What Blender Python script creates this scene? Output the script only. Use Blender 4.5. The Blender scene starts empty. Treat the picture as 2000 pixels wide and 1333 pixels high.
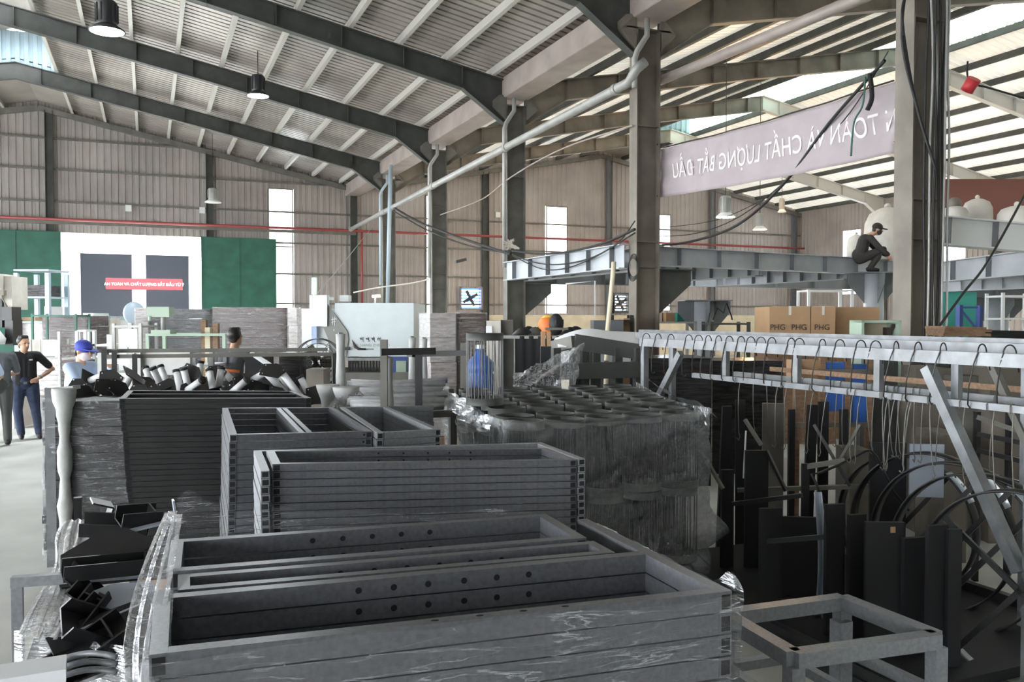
import bpy, bmesh, math, random
from mathutils import Vector, Matrix, Euler
R = math.radians
C = bpy.context.scene.collection
SC = bpy.context.scene
# ------------------------------------------------------------------ camera, world, exposure
cd = bpy.data.cameras.new('camera'); cam = bpy.data.objects.new('camera', cd); C.objects.link(cam)
CAMH, YAW, PIT, FPX = 2.0, R(22.8), R(1.55), 1685.0
cd.sensor_width = 36; cd.lens = FPX/2000*36; cd.clip_end = 300; cd.clip_start = .05
cam.location = (0, 0, CAMH); cam.rotation_euler = (R(90)-PIT, 0, -YAW)
SC.camera = cam
W = bpy.data.worlds.new('overcast'); SC.world = W; W.use_nodes = True
bg = W.node_tree.nodes['Background']; bg.inputs[0].default_value = (.92, .96, 1, 1); bg.inputs[1].default_value = 16
SC.view_settings.view_transform = 'Standard'; SC.view_settings.look = 'None'
SC.view_settings.exposure = 0.5; SC.view_settings.gamma = 1; SC.view_settings.use_curve_mapping = False
cy = SC.cycles
cy.use_denoising = True; cy.max_bounces = 9; cy.diffuse_bounces = 5; cy.glossy_bounces = 3
cy.transparent_max_bounces = 24; cy.transmission_bounces = 4; cy.sample_clamp_indirect = 8
cy.caustics_reflective = False; cy.caustics_refractive = False

# ------------------------------------------------------------------ measuring helpers (pixel -> place)
fwd = Vector((math.sin(YAW)*math.cos(PIT), math.cos(YAW)*math.cos(PIT), -math.sin(PIT)))
rgt = Vector((math.cos(YAW), -math.sin(YAW), 0))
upv = rgt.cross(fwd)
EYE = Vector((0, 0, CAMH))
def ray(px, py): return fwd + rgt*((px-1000)/FPX) + upv*((666.5-py)/FPX)
def G(px, py, z): d = ray(px, py); return EYE + d*((z-CAMH)/d.z)
def D(px, py, zc): return EYE + ray(px, py)*zc
def PY(px, py, Y): d = ray(px, py); return EYE + d*(Y/d.y)
def PX(px, py, X): d = ray(px, py); return EYE + d*(X/d.x)

# ------------------------------------------------------------------ materials
MATS = {}
def mat(name, col, rough=.6, metal=0.0, nscale=0, namt=0.0, col2=None, bump=0.0, stretch=None, emit=None, spec=None, trl=0.0, edge=(.35, .65)):
    m = bpy.data.materials.new(name); m.use_nodes = True; nt = m.node_tree; N = nt.nodes; L = nt.links
    p = N['Principled BSDF']; p.inputs['Base Color'].default_value = (*col, 1)
    p.inputs['Roughness'].default_value = rough; p.inputs['Metallic'].default_value = metal
    if spec is not None: p.inputs['Specular IOR Level'].default_value = spec
    if emit: p.inputs['Emission Color'].default_value = (*emit[:3], 1); p.inputs['Emission Strength'].default_value = emit[3]
    if nscale:
        tc = N.new('ShaderNodeTexCoord'); no = N.new('ShaderNodeTexNoise'); no.inputs['Scale'].default_value = nscale
        no.inputs['Detail'].default_value = 4
        src = tc.outputs['Object']
        if stretch:
            mp = N.new('ShaderNodeMapping'); mp.inputs['Scale'].default_value = stretch; L.new(src, mp.inputs[0]); src = mp.outputs[0]
        L.new(src, no.inputs['Vector'])
        if namt or col2:
            cr = N.new('ShaderNodeValToRGB'); e = cr.color_ramp.elements
            e[0].position, e[1].position = edge
            c2 = col2 or tuple(c*(1-namt) for c in col)
            e[0].color = (*c2, 1); e[1].color = (*col, 1)
            L.new(no.outputs['Fac'], cr.inputs[0]); L.new(cr.outputs[0], p.inputs['Base Color'])
        if bump:
            b = N.new('ShaderNodeBump'); b.inputs['Strength'].default_value = bump; b.inputs['Distance'].default_value = .02
            L.new(no.outputs['Fac'], b.inputs['Height']); L.new(b.outputs[0], p.inputs['Normal'])
    if trl:
        t = N.new('ShaderNodeBsdfTranslucent'); t.inputs[0].default_value = (*col, 1)
        mx = N.new('ShaderNodeMixShader'); mx.inputs[0].default_value = trl
        L.new(p.outputs[0], mx.inputs[1]); L.new(t.outputs[0], mx.inputs[2]); L.new(mx.outputs[0], N['Material Output'].inputs[0])
    MATS[name] = m; return m
def film_mat(name, veil=.1, scale=6, stretch=(1, 1, 4), tint=(.8, .84, .88), bump=.8, gl=.1, crease_glint=.35, bd=.03, cw=.04):
    """clear stretch film: see-through with a thin milky veil, highlights painted as white crease lines"""
    m = bpy.data.materials.new(name); m.use_nodes = True; nt = m.node_tree; N = nt.nodes; L = nt.links
    N.remove(N['Principled BSDF'])
    tc = N.new('ShaderNodeTexCoord'); mp = N.new('ShaderNodeMapping'); mp.inputs['Scale'].default_value = stretch
    no = N.new('ShaderNodeTexNoise'); no.inputs['Scale'].default_value = scale; no.inputs['Detail'].default_value = 6; no.inputs['Distortion'].default_value = .5
    L.new(tc.outputs['Object'], mp.inputs[0]); L.new(mp.outputs[0], no.inputs['Vector'])
    b = N.new('ShaderNodeBump'); b.inputs['Strength'].default_value = bump; b.inputs['Distance'].default_value = bd; L.new(no.outputs['Fac'], b.inputs['Height'])
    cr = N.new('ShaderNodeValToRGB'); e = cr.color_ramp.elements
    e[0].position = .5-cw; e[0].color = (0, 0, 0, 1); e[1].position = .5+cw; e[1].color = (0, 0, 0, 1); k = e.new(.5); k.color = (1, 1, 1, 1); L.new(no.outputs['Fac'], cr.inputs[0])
    df = N.new('ShaderNodeBsdfDiffuse'); df.inputs[0].default_value = (*tint, 1)
    gs = N.new('ShaderNodeBsdfGlossy'); gs.inputs['Roughness'].default_value = .13; gs.inputs[0].default_value = (.95, .97, 1, 1); L.new(b.outputs[0], gs.inputs['Normal'])
    t = N.new('ShaderNodeBsdfTransparent')
    f1 = N.new('ShaderNodeMath'); f1.operation = 'MULTIPLY_ADD'; f1.inputs[1].default_value = crease_glint; f1.inputs[2].default_value = veil; f1.use_clamp = True; L.new(cr.outputs[0], f1.inputs[0])
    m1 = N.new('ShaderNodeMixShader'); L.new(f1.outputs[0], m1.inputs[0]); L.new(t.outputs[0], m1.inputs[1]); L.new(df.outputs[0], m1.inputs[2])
    fr = N.new('ShaderNodeFresnel'); fr.inputs[0].default_value = 1.35
    f2 = N.new('ShaderNodeMath'); f2.operation = 'MULTIPLY_ADD'; f2.inputs[1].default_value = .6; f2.inputs[2].default_value = gl; f2.use_clamp = True; L.new(fr.outputs[0], f2.inputs[0])
    m2 = N.new('ShaderNodeMixShader'); L.new(f2.outputs[0], m2.inputs[0]); L.new(m1.outputs[0], m2.inputs[1]); L.new(gs.outputs[0], m2.inputs[2]); L.new(m2.outputs[0], N['Material Output'].inputs[0])
    MATS[name] = m; return m

mat('concrete', (.60, .61, .57), .75, 0, 1.1, .22, bump=.08)
mat('yard', (.62, .62, .6), .8, 0, .6, .15)
mat('wall_sheet', (.40, .365, .345), .5, .15, .55, 0, col2=(.30, .27, .255), edge=(.3, .62))
mat('roof_sheet', (.47, .43, .39), .4, .35, .5, .35)
mat('roof_lit', (.72, .69, .62), .42, .1, .5, .2, trl=.04)  # light on the right hall roof put into a paler, slightly translucent sheet
mat('roof_lit_bright', (.80, .77, .70), .42, .1, .5, .12, trl=.04)  # paler again, for the brighter-lit right slope
mat('skylight', (.95, .95, .92), .5, 0, trl=.75)
mat('poly_pane', (.97, .99, 1), .5, 0, trl=.85)
mat('green_pane', (.6, .78, .7), .5, 0, trl=.6)
mat('steel_dark', (.075, .08, .075), .55, .2, 3, .3)
mat('steel_mid', (.17, .165, .145), .55, .1, 3, .3)
mat('steel_brown', (.22, .195, .16), .6, .1, 2, .35)
mat('purlin_light', (.55, .53, .49), .5, .2)
mat('gutter', (.40, .34, .31), .55, .1, 2, .2)
mat('galv', (.25, .262, .275), .42, .45, 8, .3)
mat('pipe_grey', (.40, .40, .38), .4, .1, 3, .2)
mat('pipe_blue', (.42, .52, .60), .4)
mat('red_pipe', (.28, .05, .05), .45)
mat('cream', (.72, .64, .47), .8, 0, 2, .15)
mat('green_door', (.03, .125, .088), .5, .1, 2, .25)
mat('beam_paint', (.46, .49, .52), .5, .15, 2, .2)
mat('beam_dark', (.17, .18, .19), .5, .15, 2, .2)
mat('frame_grey', (.145, .15, .163), .36, .3, 60, .25)
mat('frame_light', (.30, .315, .335), .4, .3, 60, .2)
mat('hole_black', (.006, .006, .007), .9)
mat('black_steel', (.02, .02, .021), .38, .1, 8, .3)
mat('black_matte', (.010, .010, .012), .7)
mat('white_paint', (.78, .80, .80), .4)
mat('cnc_white', (.62, .69, .70), .35, 0, 5, .06)
mat('cnc_grey', (.22, .22, .20), .4)
mat('lamp_black', (.02, .022, .025), .4)
mat('lamp_lens', (.9, .95, 1), .4, emit=(.85, .95, 1, 14))
mat('lamp_lens_warm', (.9, .85, .7), .4, emit=(1, .7, .4, 6))
mat('lamp_lens_off', (.75, .75, .72), .4)
mat('rubber', (.012, .012, .013), .6)
mat('cloth_black', (.014, .014, .016), .9)
mat('wood', (.28, .17, .10), .7, 0, 5, .35, stretch=(1, 8, 8))
mat('carton', (.44, .28, .155), .75, 0, 3, .12)
mat('brown_wrap', (.125, .085, .078), .16, 0, 4, .4, stretch=(1, 1, 9), bump=.7)
mat('silver_wrap', (.82, .76, .74), .2, 0, 5, .35, bump=.9, stretch=(1, 1, 5))
mat('dark_wrap', (.045, .042, .045), .2, .1, 5, .6, bump=.8, stretch=(1, 1, 7))
mat('foam', (.46, .47, .455), .7, 0, 9, .15, bump=.4)
mat('white_tube', (.66, .67, .68), .5)
mat('grey_tube', (.44, .45, .46), .45, .1, 12, .25)
mat('sheet_white', (.9, .92, .95), .7)
mat('bag_white', (.66, .63, .57), .8, 0, 5, .12, bump=.4)
mat('skin', (.50, .29, .19), .5)
mat('hair', (.012, .010, .009), .5)
mat('black_cloth', (.014, .014, .017), .8)
mat('grey_cloth', (.13, .14, .15), .85, 0, 9, .2)
mat('dark_cloth', (.03, .027, .026), .85)
mat('blue_cloth', (.48, .60, .80), .8)
mat('cap_blue', (.05, .07, .42), .7)
mat('jeans', (.045, .062, .12), .85, 0, 12, .35)
mat('mask_white', (.72, .66, .66), .8)
mat('orange', (.75, .20, .04), .5)
mat('blue_plastic', (.03, .12, .42), .4)
mat('blue_steel', (.045, .08, .25), .5)
mat('teal', (.05, .30, .25), .7)
mat('banner_cloth', (.57, .51, .53), .85, 0, 3, .12, trl=.35)
mat('banner_letter', (.80, .74, .74), .8)
mat('red_cloth', (.10, .006, .010), .8)
mat('red', (.5, .03, .04), .5)
mat('yellow', (.72, .50, .08), .5)
mat('cabinet_green', (.36, .46, .36), .5)
mat('glow_green', (.3, .9, .6), .4, emit=(.25, 1, .6, 2.2))
mat('glow_white', (.9, 1, 1), .4, emit=(.9, 1, 1, 6))
mat('fan_blue', (.25, .38, .95), .4, trl=.8)
mat('brick_red', (.20, .08, .06), .7)
mat('ink', (.05, .035, .03), .7)
mat('plate_light', (.42, .47, .54), .35, .3)
mat('vent_blue', (.22, .30, .34), .5)  # bluish daylight on the vent end panels put into the colour
mat('far_dark', (.2, .22, .28), .8)  # raised bluish tone stands in for glare over the dark bays
film_mat('film', .02, 3, (.9, .9, 9), bump=1.0, gl=.03, crease_glint=.42, bd=.04, cw=.012)  # highlight streaks painted in as thin white lines
film_mat('film_dense', .05, 8, (1.3, 1.3, 2.2), bump=.8, gl=.07, crease_glint=.2, bd=.06)
film_mat('film_milky', .34, 5, (6, 6, .6), bump=.7, gl=.05, crease_glint=.25, tint=(.86, .88, .92))
film_mat('film_streak', .17, 4, (5, 5, .5), bump=.7, gl=.05, crease_glint=.22, tint=(.86, .88, .92))
M = MATS

# ------------------------------------------------------------------ mesh builder
class B:
    def __init__(s): s.bm = bmesh.new(); s.mi = 0
    def face(s, vs):
        try: f = s.bm.faces.new(vs); f.material_index = s.mi; return f
        except ValueError: return None
    def quad(s, *ps): return s.face([s.bm.verts.new(p) for p in ps])
    def hexa(s, a, b):
        """a: 4 points of one end, b: 4 of the other"""
        a = [s.bm.verts.new(p) for p in a]; b = [s.bm.verts.new(p) for p in b]
        s.face(a[::-1]); s.face(b)
        n = len(a)
        for i in range(n): s.face([a[i], a[(i+1) % n], b[(i+1) % n], b[i]])
        return s
    def box(s, c, d, rz=0, m=None):
        x, y, z = (v/2 for v in d); q = m or Matrix.Rotation(rz, 4, 'Z'); c = Vector(c)
        P = lambda i, j, k: c + q @ Vector((i*x, j*y, k*z))
        return s.hexa([P(-1, -1, -1), P(1, -1, -1), P(1, 1, -1), P(-1, 1, -1)], [P(-1, -1, 1), P(1, -1, 1), P(1, 1, 1), P(-1, 1, 1)])
    def bar(s, p, q, w, h, up=(0, 0, 1)):
        """rectangular bar p->q centred on the line; w across, h along up"""
        p = Vector(p); q = Vector(q); d = (q-p).normalized(); u = Vector(up)
        if abs(d.dot(u)) > .99: u = Vector((0, 1, 0))
        sd = d.cross(u).normalized(); u = sd.cross(d)
        E = lambda c: [c-sd*w/2-u*h/2, c+sd*w/2-u*h/2, c+sd*w/2+u*h/2, c-sd*w/2+u*h/2]
        return s.hexa(E(q), E(p))
    def tube(s, pts, r, n=8, cap=True):
        pts = [Vector(p) for p in pts]; rings = []
        rr = r if isinstance(r, (list, tuple)) else [r]*len(pts)
        ref = None
        for i, p in enumerate(pts):
            d = (pts[min(i+1, len(pts)-1)]-pts[max(i-1, 0)])
            d = d.normalized() if d.length else Vector((0, 0, 1))
            if ref is None: ref = Vector((0, 0, 1)) if abs(d.z) < .9 else Vector((1, 0, 0))
            a = d.cross(ref).normalized(); b = a.cross(d); ref = b
            rings.append([s.bm.verts.new(p+(a*math.cos(2*math.pi*k/n)+b*math.sin(2*math.pi*k/n))*rr[i]) for k in range(n)])
        for i in range(len(rings)-1):
            for k in range(n):
                f = s.face([rings[i][k], rings[i][(k+1) % n], rings[i+1][(k+1) % n], rings[i+1][k]])
                if f: f.smooth = n > 5
        if cap: s.face(rings[0][::-1]); s.face(rings[-1])
        return s
    def lathe(s, prof, c=(0, 0, 0), n=20, m=None, cap=True):
        c = Vector(c); q = m or Matrix()
        rings = [[s.bm.verts.new(c + q @ Vector((r*math.cos(2*math.pi*k/n), r*math.sin(2*math.pi*k/n), z))) for k in range(n)] for r, z in prof]
        for i in range(len(rings)-1):
            for k in range(n):
                f = s.face([rings[i][k], rings[i][(k+1) % n], rings[i+1][(k+1) % n], rings[i+1][k]])
                if f: f.smooth = True
        if cap: s.face(rings[0][::-1]); s.face(rings[-1])
        return s
    def prism(s, poly, t, m=None, c=(0, 0, 0)):
        """poly in local xy, thickness t along z, then placed by matrix m"""
        q = m or Matrix(); c = Vector(c)
        a = [c + q @ Vector((x, y, -t/2)) for x, y in poly]; b = [c + q @ Vector((x, y, t/2)) for x, y in poly]
        return s.hexa(a, b)
    def sheet(s, f, nu, nv, smooth=True):
        g = [[s.bm.verts.new(f(i/nu, j/nv)) for j in range(nv+1)] for i in range(nu+1)]
        for i in range(nu):
            for j in range(nv):
                k = s.face([g[i][j], g[i+1][j], g[i+1][j+1], g[i][j+1]])
                if k: k.smooth = smooth
        return s
    def ball(s, c, r, n=12, sc=(1, 1, 1), m=None):
        q = m or Matrix()
        pr = [(max(1e-3, math.sin(math.pi*i/n)), -math.cos(math.pi*i/n)) for i in range(n+1)]
        return s.lathe([(a*r, b*r) for a, b in pr], c, n*2, q @ Matrix.Diagonal((*sc, 1)))
    def build(s, name, ms, parent=None, world=True, solid=0):
        me = bpy.data.meshes.new(name)
        bmesh.ops.recalc_face_normals(s.bm, faces=s.bm.faces)
        if parent is not None and world:
            s.bm.transform(parent.matrix_basis.inverted())
        s.bm.to_mesh(me); s.bm.free()
        for m in (ms if isinstance(ms, (list, tuple)) else [ms]): me.materials.append(M[m] if isinstance(m, str) else m)
        o = bpy.data.objects.new(name, me); C.objects.link(o)
        if parent is not None: o.parent = parent
        if solid:
            md = o.modifiers.new('solid', 'SOLIDIFY'); md.thickness = solid; md.offset = 0
        return o
def tag(o, label=None, cat=None, group=None, kind=None):
    for k, v in (('label', label), ('category', cat), ('group', group), ('kind', kind)):
        if v: o[k] = v
    return o
def thing(name, label, cat, loc=(0, 0, 0), rz=0, group=None):
    o = bpy.data.objects.new(name, None); C.objects.link(o); o.empty_display_size = .1
    o.location = loc; o.rotation_euler = (0, 0, rz); bpy.context.view_layer.update() if False else None
    o.matrix_basis = Matrix.Translation(Vector(loc)) @ Matrix.Rotation(rz, 4, 'Z')
    return tag(o, label, cat, group)
def struct(name, b, m, label=None):
    return tag(b.build(name, m), label=label, kind='structure')
def copy_tree(o, loc, rz=0, label=None, group=None):
    c = o.copy(); C.objects.link(c); c.matrix_basis = Matrix.Translation(Vector(loc)) @ Matrix.Rotation(rz, 4, 'Z')
    if label: c['label'] = label
    if group: c['group'] = group
    def kids(a, b):
        for ch in list(a.children):
            d = ch.copy(); C.objects.link(d); d.parent = b; kids(ch, d)
    kids(o, c)
    return c
NTH = ['topmost', 'second', 'third', 'fourth', 'fifth', 'sixth', 'seventh', 'eighth', 'ninth', 'tenth', 'eleventh', 'twelfth', 'thirteenth', 'fourteenth', 'fifteenth', 'sixteenth', 'seventeenth', 'eighteenth', 'nineteenth', 'twentieth', 'twenty-first', 'twenty-second', 'twenty-third', 'twenty-fourth', 'twenty-fifth', 'twenty-sixth', 'twenty-seventh', 'twenty-eighth', 'twenty-ninth', 'thirtieth', 'thirty-first', 'thirty-second', 'thirty-third', 'thirty-fourth', 'thirty-fifth', 'thirty-sixth', 'thirty-seventh', 'thirty-eighth', 'thirty-ninth', 'fortieth', 'forty-first', 'forty-second']
# ================================================================== the setting
XV, XR, YB, YF = 8.2, 32.7, 37.4, -14.0      # valley column row, right wall, back wall, open front
XRID, XRID2, XL = -3.8, 20.45, -15.8
ZV = 7.84; SL1, SL2 = .2, .19
FR = [7.4+5.98*k for k in range(-3, 5)]           # portal frame positions along the hall
def zroof(x):
    if x <= XV: return ZV + SL1*(XV-XRID) - SL1*abs(x-XRID)
    return ZV + SL2*(XRID2-XV) - SL2*abs(x-XRID2)
b = B(); b.box((8, 11.5, -.1), (50, 53, .2)); struct('floor', b, 'concrete')
b = B(); b.box((8, 20, -.16), (160, 150, .1)); struct('ground', b, 'yard')

def corr(b, o, d, nrm, length, zr, holes=(), pitch=.25, dep=.032):
    """corrugated upright sheet from o along unit d; zr(s) -> (zlo, zhi); holes (s0,s1,z0,z1)"""
    o = Vector(o); d = Vector(d); nrm = Vector(nrm); pr = []
    k = 0
    while k*pitch < length:
        for f, e in ((0, 0), (.42, 0), (.5, 1), (.92, 1)): pr.append((k*pitch+f*pitch, e*dep))
        k += 1
    pr.append((length, 0))
    for (s0, e0), (s1, e1) in zip(pr, pr[1:]):
        s0 = min(s0, length); s1 = min(s1, length)
        if s1 <= s0: continue
        sm = (s0+s1)/2; lo, hi = zr(sm); (l0, h0), (l1, h1) = zr(s0), zr(s1)
        iv = [(lo, hi)]
        for a, c, z0, z1 in holes:
            if a < sm < c:
                nv = []
                for p, q in iv:
                    if z0 > p: nv.append((p, min(q, z0)))
                    if z1 < q: nv.append((max(p, z1), q))
                iv = [t for t in nv if t[1]-t[0] > .01]
        for p, q in iv:
            A = o+d*s0+nrm*e0; Bp = o+d*s1+nrm*e1
            q0, q1 = (h0, h1) if q == hi else (q, q)
            b.quad(A+Vector((0, 0, p)), Bp+Vector((0, 0, p)), Bp+Vector((0, 0, q1)), A+Vector((0, 0, q0)))
# --- openings of the back wall, read off the photograph
def bx(px, py): p = PY(px, py, YB); return p.x, p.z
WIN = []
for (p0, p1, t, bt) in ((523, 571, 368, 640), (831, 870, 382, 640), (1067, 1107, 403, 612), (1279, 1309, 419, 606)):
    x0, zt = bx(p0, t); x1, _ = bx(p1, t); _, zb = bx(p0, bt)
    WIN.append((x0, x1, max(zb, 2.15), zt))
DX0, _ = bx(117, 500); DX1, DZ = bx(397, 464)
FAN = (bx(897, 560)[0], bx(938, 560)[0], bx(915, 604)[1], bx(915, 562)[1])
FAN2 = (bx(1196, 590)[0], bx(1224, 590)[0], 2.25, bx(1210, 574)[1])
holes = [(a-XL, c-XL, z0, z1) for a, c, z0, z1 in WIN+[FAN, FAN2]] + [(DX0-XL, DX1-XL, -1, DZ)]
b = B(); corr(b, (XL, YB, 0), (1, 0, 0), (0, -1, 0), XR-XL, lambda s: (2.1 if XL+s > DX1+2.4 or XL+s < DX0-6 else .0, zroof(XL+s)), holes)
struct('wall_back', b, 'wall_sheet')
b = B(); b.box(((DX1+.2+XR)/2, YB+.06, 1.06), (XR-DX1-.2, .2, 2.12)); b.box(((XL+DX0)/2, YB+.06, 1.06), (DX0-XL, .2, 2.12))
struct('baseboard_back', b, 'cream', 'cream block base wall below the corrugated sheet of the back wall')
nm = 1
for k, (a, c, z0, z1) in enumerate(WIN):
    b = B(); b.box(((a+c)/2, YB+.02, (z0+z1)/2), (c-a, .012, z1-z0))
    o = struct('window_%d' % nm, b, 'poly_pane', ['tall translucent strip window left of the white machine tool', 'tall translucent strip window half behind the fourth column', 'tall translucent strip window behind the beam end', 'tall translucent strip window beside the concrete-coloured column'][k])
    f = B()
    for x in (a, c): f.box((x, YB-.02, (z0+z1)/2), (.05, .06, z1-z0))
    for z in (5.0, z1): f.box(((a+c)/2, YB-.02, z), (c-a, .05, .05))
    f.build('window_frame', 'steel_mid', o, world=False); nm += 1
# --- right wall of the second hall, with window strips
YS = [36.2-5.9*k for k in range(8)]
b = B(); corr(b, (XR, YF, 0), (0, 1, 0), (-1, 0, 0), YB-YF, lambda s: (0, zroof(XR)), [(y-YF-.55, y-YF+.55, 3.2, 6.4) for y in [33.6, 27.6, 21.6, 15.6, 9.6]]+[(12-YF, 20-YF, -1, 3.0)])
struct('wall_right', b, 'wall_sheet')
for y in [33.6, 27.6, 21.6, 15.6, 9.6]:
    b = B(); b.box((XR+.02, y, 4.8), (.012, 1.1, 3.2)); struct('window_%d' % nm, b, 'poly_pane'); nm += 1
# left wall: upper cladding over a long open loading side
b = B(); corr(b, (XL, YF, 0), (0, 1, 0), (1, 0, 0), YB-YF, lambda s: (4.6, zroof(XL)))
struct('wall_left', b, 'wall_sheet')
b = B(); corr(b, (XL, YF, 0), (1, 0, 0), (0, 1, 0), XR-XL, lambda s: (0, zroof(XL+s)), [(a-XL, a-XL+.8, 5.0, 7.2) for a in (-3, 5)])
struct('wall_front', b, 'wall_sheet')
for a in (-3, 5):
    b = B(); b.box((a+.4, YF-.03, 6.1), (.8, .012, 2.2)); struct('window_%d' % nm, b, 'poly_pane'); nm += 1  # unseen windows added behind the viewpoint to put highlights on the film
# --- roofs
def roof(name, x0, x1, m, skip=None, sky=None, y0=YF, y1=YB+.2):
    b = B(); s = B(); pitch, dep = .25, .10; y = y0; k = 0
    n = int((y1-y0)/pitch)
    for k in range(n):
        for f0, e0, f1, e1 in ((0, 0, .42, 0), (.42, 0, .48, 1), (.48, 1, .66, 1), (.66, 1, .72, 0), (.72, 0, 1, 0)):
            ya, yb = y0+(k+f0)*pitch, y0+(k+f1)*pitch
            t = s if sky and sky((ya+yb)/2) else b
            t.quad((x0, ya, zroof(x0)+e0*dep), (x1, ya, zroof(x1)+e0*dep), (x1, yb, zroof(x1)+e1*dep), (x0, yb, zroof(x0)+e1*dep))
    struct(name, b, m)
    if sky and len(s.bm.faces): struct(name+'_skylight', s, 'skylight')
MO = 1.15                                            # half width of the ridge vent
roof('roof_left_hall_left', XL-.6, XRID-MO, 'roof_sheet')
roof('roof_left_hall_right', XRID+MO, XV-.01, 'roof_sheet')
roof('roof_right_hall_left', XV+.01, XRID2-MO, 'roof_lit')
roof('roof_right_hall_right', XRID2+MO, XR+.6, 'roof_lit_bright')
for nme, xr, pane in (('left', XRID, 'green_pane'), ('right', XRID2, 'green_pane')):
    b = B(); ye = 31.6; zt = zroof(xr-MO)
    for sg in (-1, 1):
        b.hexa([(xr, YF, zt+1.15), (xr+sg*(MO+.5), YF, zt+.85), (xr+sg*(MO+.5), YF, zt+.9), (xr, YF, zt+1.2)], [(xr, ye, zt+1.15), (xr+sg*(MO+.5), ye, zt+.85), (xr+sg*(MO+.5), ye, zt+.9), (xr, ye, zt+1.2)])
    struct('roof_vent_%s_hall' % nme, b, 'roof_sheet')
    b = B(); corr(b, (xr-MO, ye, 0), (1, 0, 0), (0, -1, 0), 2*MO, lambda s: (zt-.1, zt+1.1))
    struct('roof_vent_end_%s_hall' % nme, b, 'vent_blue')
    if nme == 'right':
        for sg in (-1, 1):
            b = B(); corr(b, (xr+sg*MO, YF, 0), (0, 1, 0), (-sg, 0, 0), ye-YF, lambda s: (zt, zt+.62)); struct('roof_vent_side_right_hall', b, pane)
    b = B()
    for sg in (-1, 1):
        b.hexa([(xr, ye, zroof(xr)), (xr+sg*MO, ye, zt), (xr+sg*MO, ye, zt+.03), (xr, ye, zroof(xr)+.03)], [(xr, YB, zroof(xr)), (xr+sg*MO, YB, zt), (xr+sg*MO, YB, zt+.03), (xr, YB, zroof(xr)+.03)])
    struct('roof_cap_%s_hall' % nme, b, 'roof_sheet')
# --- purlins
def purlins(x0, x1, n, m, nme):
    for k in range(n):
        x = x0+(x1-x0)*k/(n-1); z = zroof(x)-.10
        b = B(); b.box((x, (YF+YB)/2, z), (.06, YB-YF, .18)); b.box((x+.03, (YF+YB)/2, z-.085), (.07, YB-YF, .015))
        struct('purlin', b, m)
purlins(XRID+MO, XV-.6, 10, 'purlin_light', 'a'); purlins(XL, XRID-MO, 10, 'purlin_light', 'b')
purlins(XV+.7, XRID2-MO, 9, 'steel_dark', 'c'); purlins(XRID2+MO, XR-.3, 9, 'steel_dark', 'd')
# --- portal frames: tapered I rafters with haunches, I columns on the valley line
def ipoly(b, pts_top, pts_bot, y, fw=.2):
    """I section from matching top / bottom outline points (x,z) at depth y"""
    for i in range(len(pts_top)-1):
        a0, a1, c0, c1 = pts_top[i], pts_top[i+1], pts_bot[i], pts_bot[i+1]
        V = lambda p, dy, dz=0: (p[0], y+dy, p[1]+dz)
        b.hexa([V(c0, -.006), V(c0, .006), V(a0, .006), V(a0, -.006)], [V(c1, -.006), V(c1, .006), V(a1, .006), V(a1, -.006)])
        for p, q in ((a0, a1), (c0, c1)):
            b.hexa([V(p, -fw/2, -.012), V(p, fw/2, -.012), V(p, fw/2, .012), V(p, -fw/2, .012)], [V(q, -fw/2, -.012), V(q, fw/2, -.012), V(q, fw/2, .012), V(q, -fw/2, .012)])
def rafter(x_in, x_hn, x_rid, y, m, side):
    b = B(); zt = lambda x: zroof(x)-.2
    xs = [x_in, x_hn, (x_hn+x_rid)/2, x_rid]; dep = [1.05, .5, .46, .5]
    ipoly(b, [(x, zt(x)) for x in xs], [(x, zt(x)-d) for x, d in zip(xs, dep)], y)
    for k in range(8):                               # web stiffeners
        x = x_hn+(x_rid-x_hn)*k/7.5; b.box((x, y, zt(x)-.25), (.012, .19, .46))
    return struct('rafter', b, m)
def half_frame(y, sides='abcd'):
    if 'a' in sides: rafter(XV-.25, XV-1.35, XRID, y, 'steel_dark', 0)
    if 'b' in sides: rafter(XL+.2, XL+1.4, XRID, y, 'steel_dark', 0)
    if 'c' in sides: rafter(XV+.25, XV+1.4, XRID2, y, 'steel_brown', 0)
    if 'd' in sides: rafter(XR-.25, XR-1.4, XRID2, y, 'purlin_light', 0)
COLLAB = {7.4: 'largest steel column, hung with cables, nearest the camera', 13.38: 'steel column beside the banner end', 19.36: 'third steel column, at the end of the bracketed beam', 25.34: 'fourth steel column with grey conduits', 31.32: 'thin-looking farthest steel column with blue pipe'}
for y in FR:
    half_frame(y)
    b = B(); w, fl = .46, .26
    for sg in (-1, 1):
        b.box((XV+sg*(w/2), y, 3.55), (.022, fl, 7.1))
        b.hexa([(XV+sg*w/2, y-fl/2, 6.72), (XV+sg*w/2, y+fl/2, 6.72), (XV+sg*(w/2+.02), y+fl/2, 6.72), (XV+sg*(w/2+.02), y-fl/2, 6.72)],
               [(XV+sg*(w/2+.34), y-fl/2, 7.05), (XV+sg*(w/2+.34), y+fl/2, 7.05), (XV+sg*(w/2+.34), y+fl/2, 7.35), (XV+sg*(w/2+.02), y-fl/2, 7.35)])
    b.box((XV, y, 3.55), (w, .014, 7.1)); b.box((XV, y, 7.1), (.9, fl, .03))
    for z in (3.35, 2.9, 5.4): b.box((XV, y-.06, z), (w, .12, .014))
    b.box((XV, y, .02), (.6, .42, .04))
    lab = next((v for k, v in COLLAB.items() if abs(k-y) < .1), None)
    tag(b.build('column', 'steel_brown' if y < 14 else 'steel_mid'), lab, kind='structure')
    for x in (XL+.3, XR-.3):
        b = B(); b.box((x, y, 3.5), (.4, .24, 7)); struct('column', b, 'steel_mid')
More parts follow.
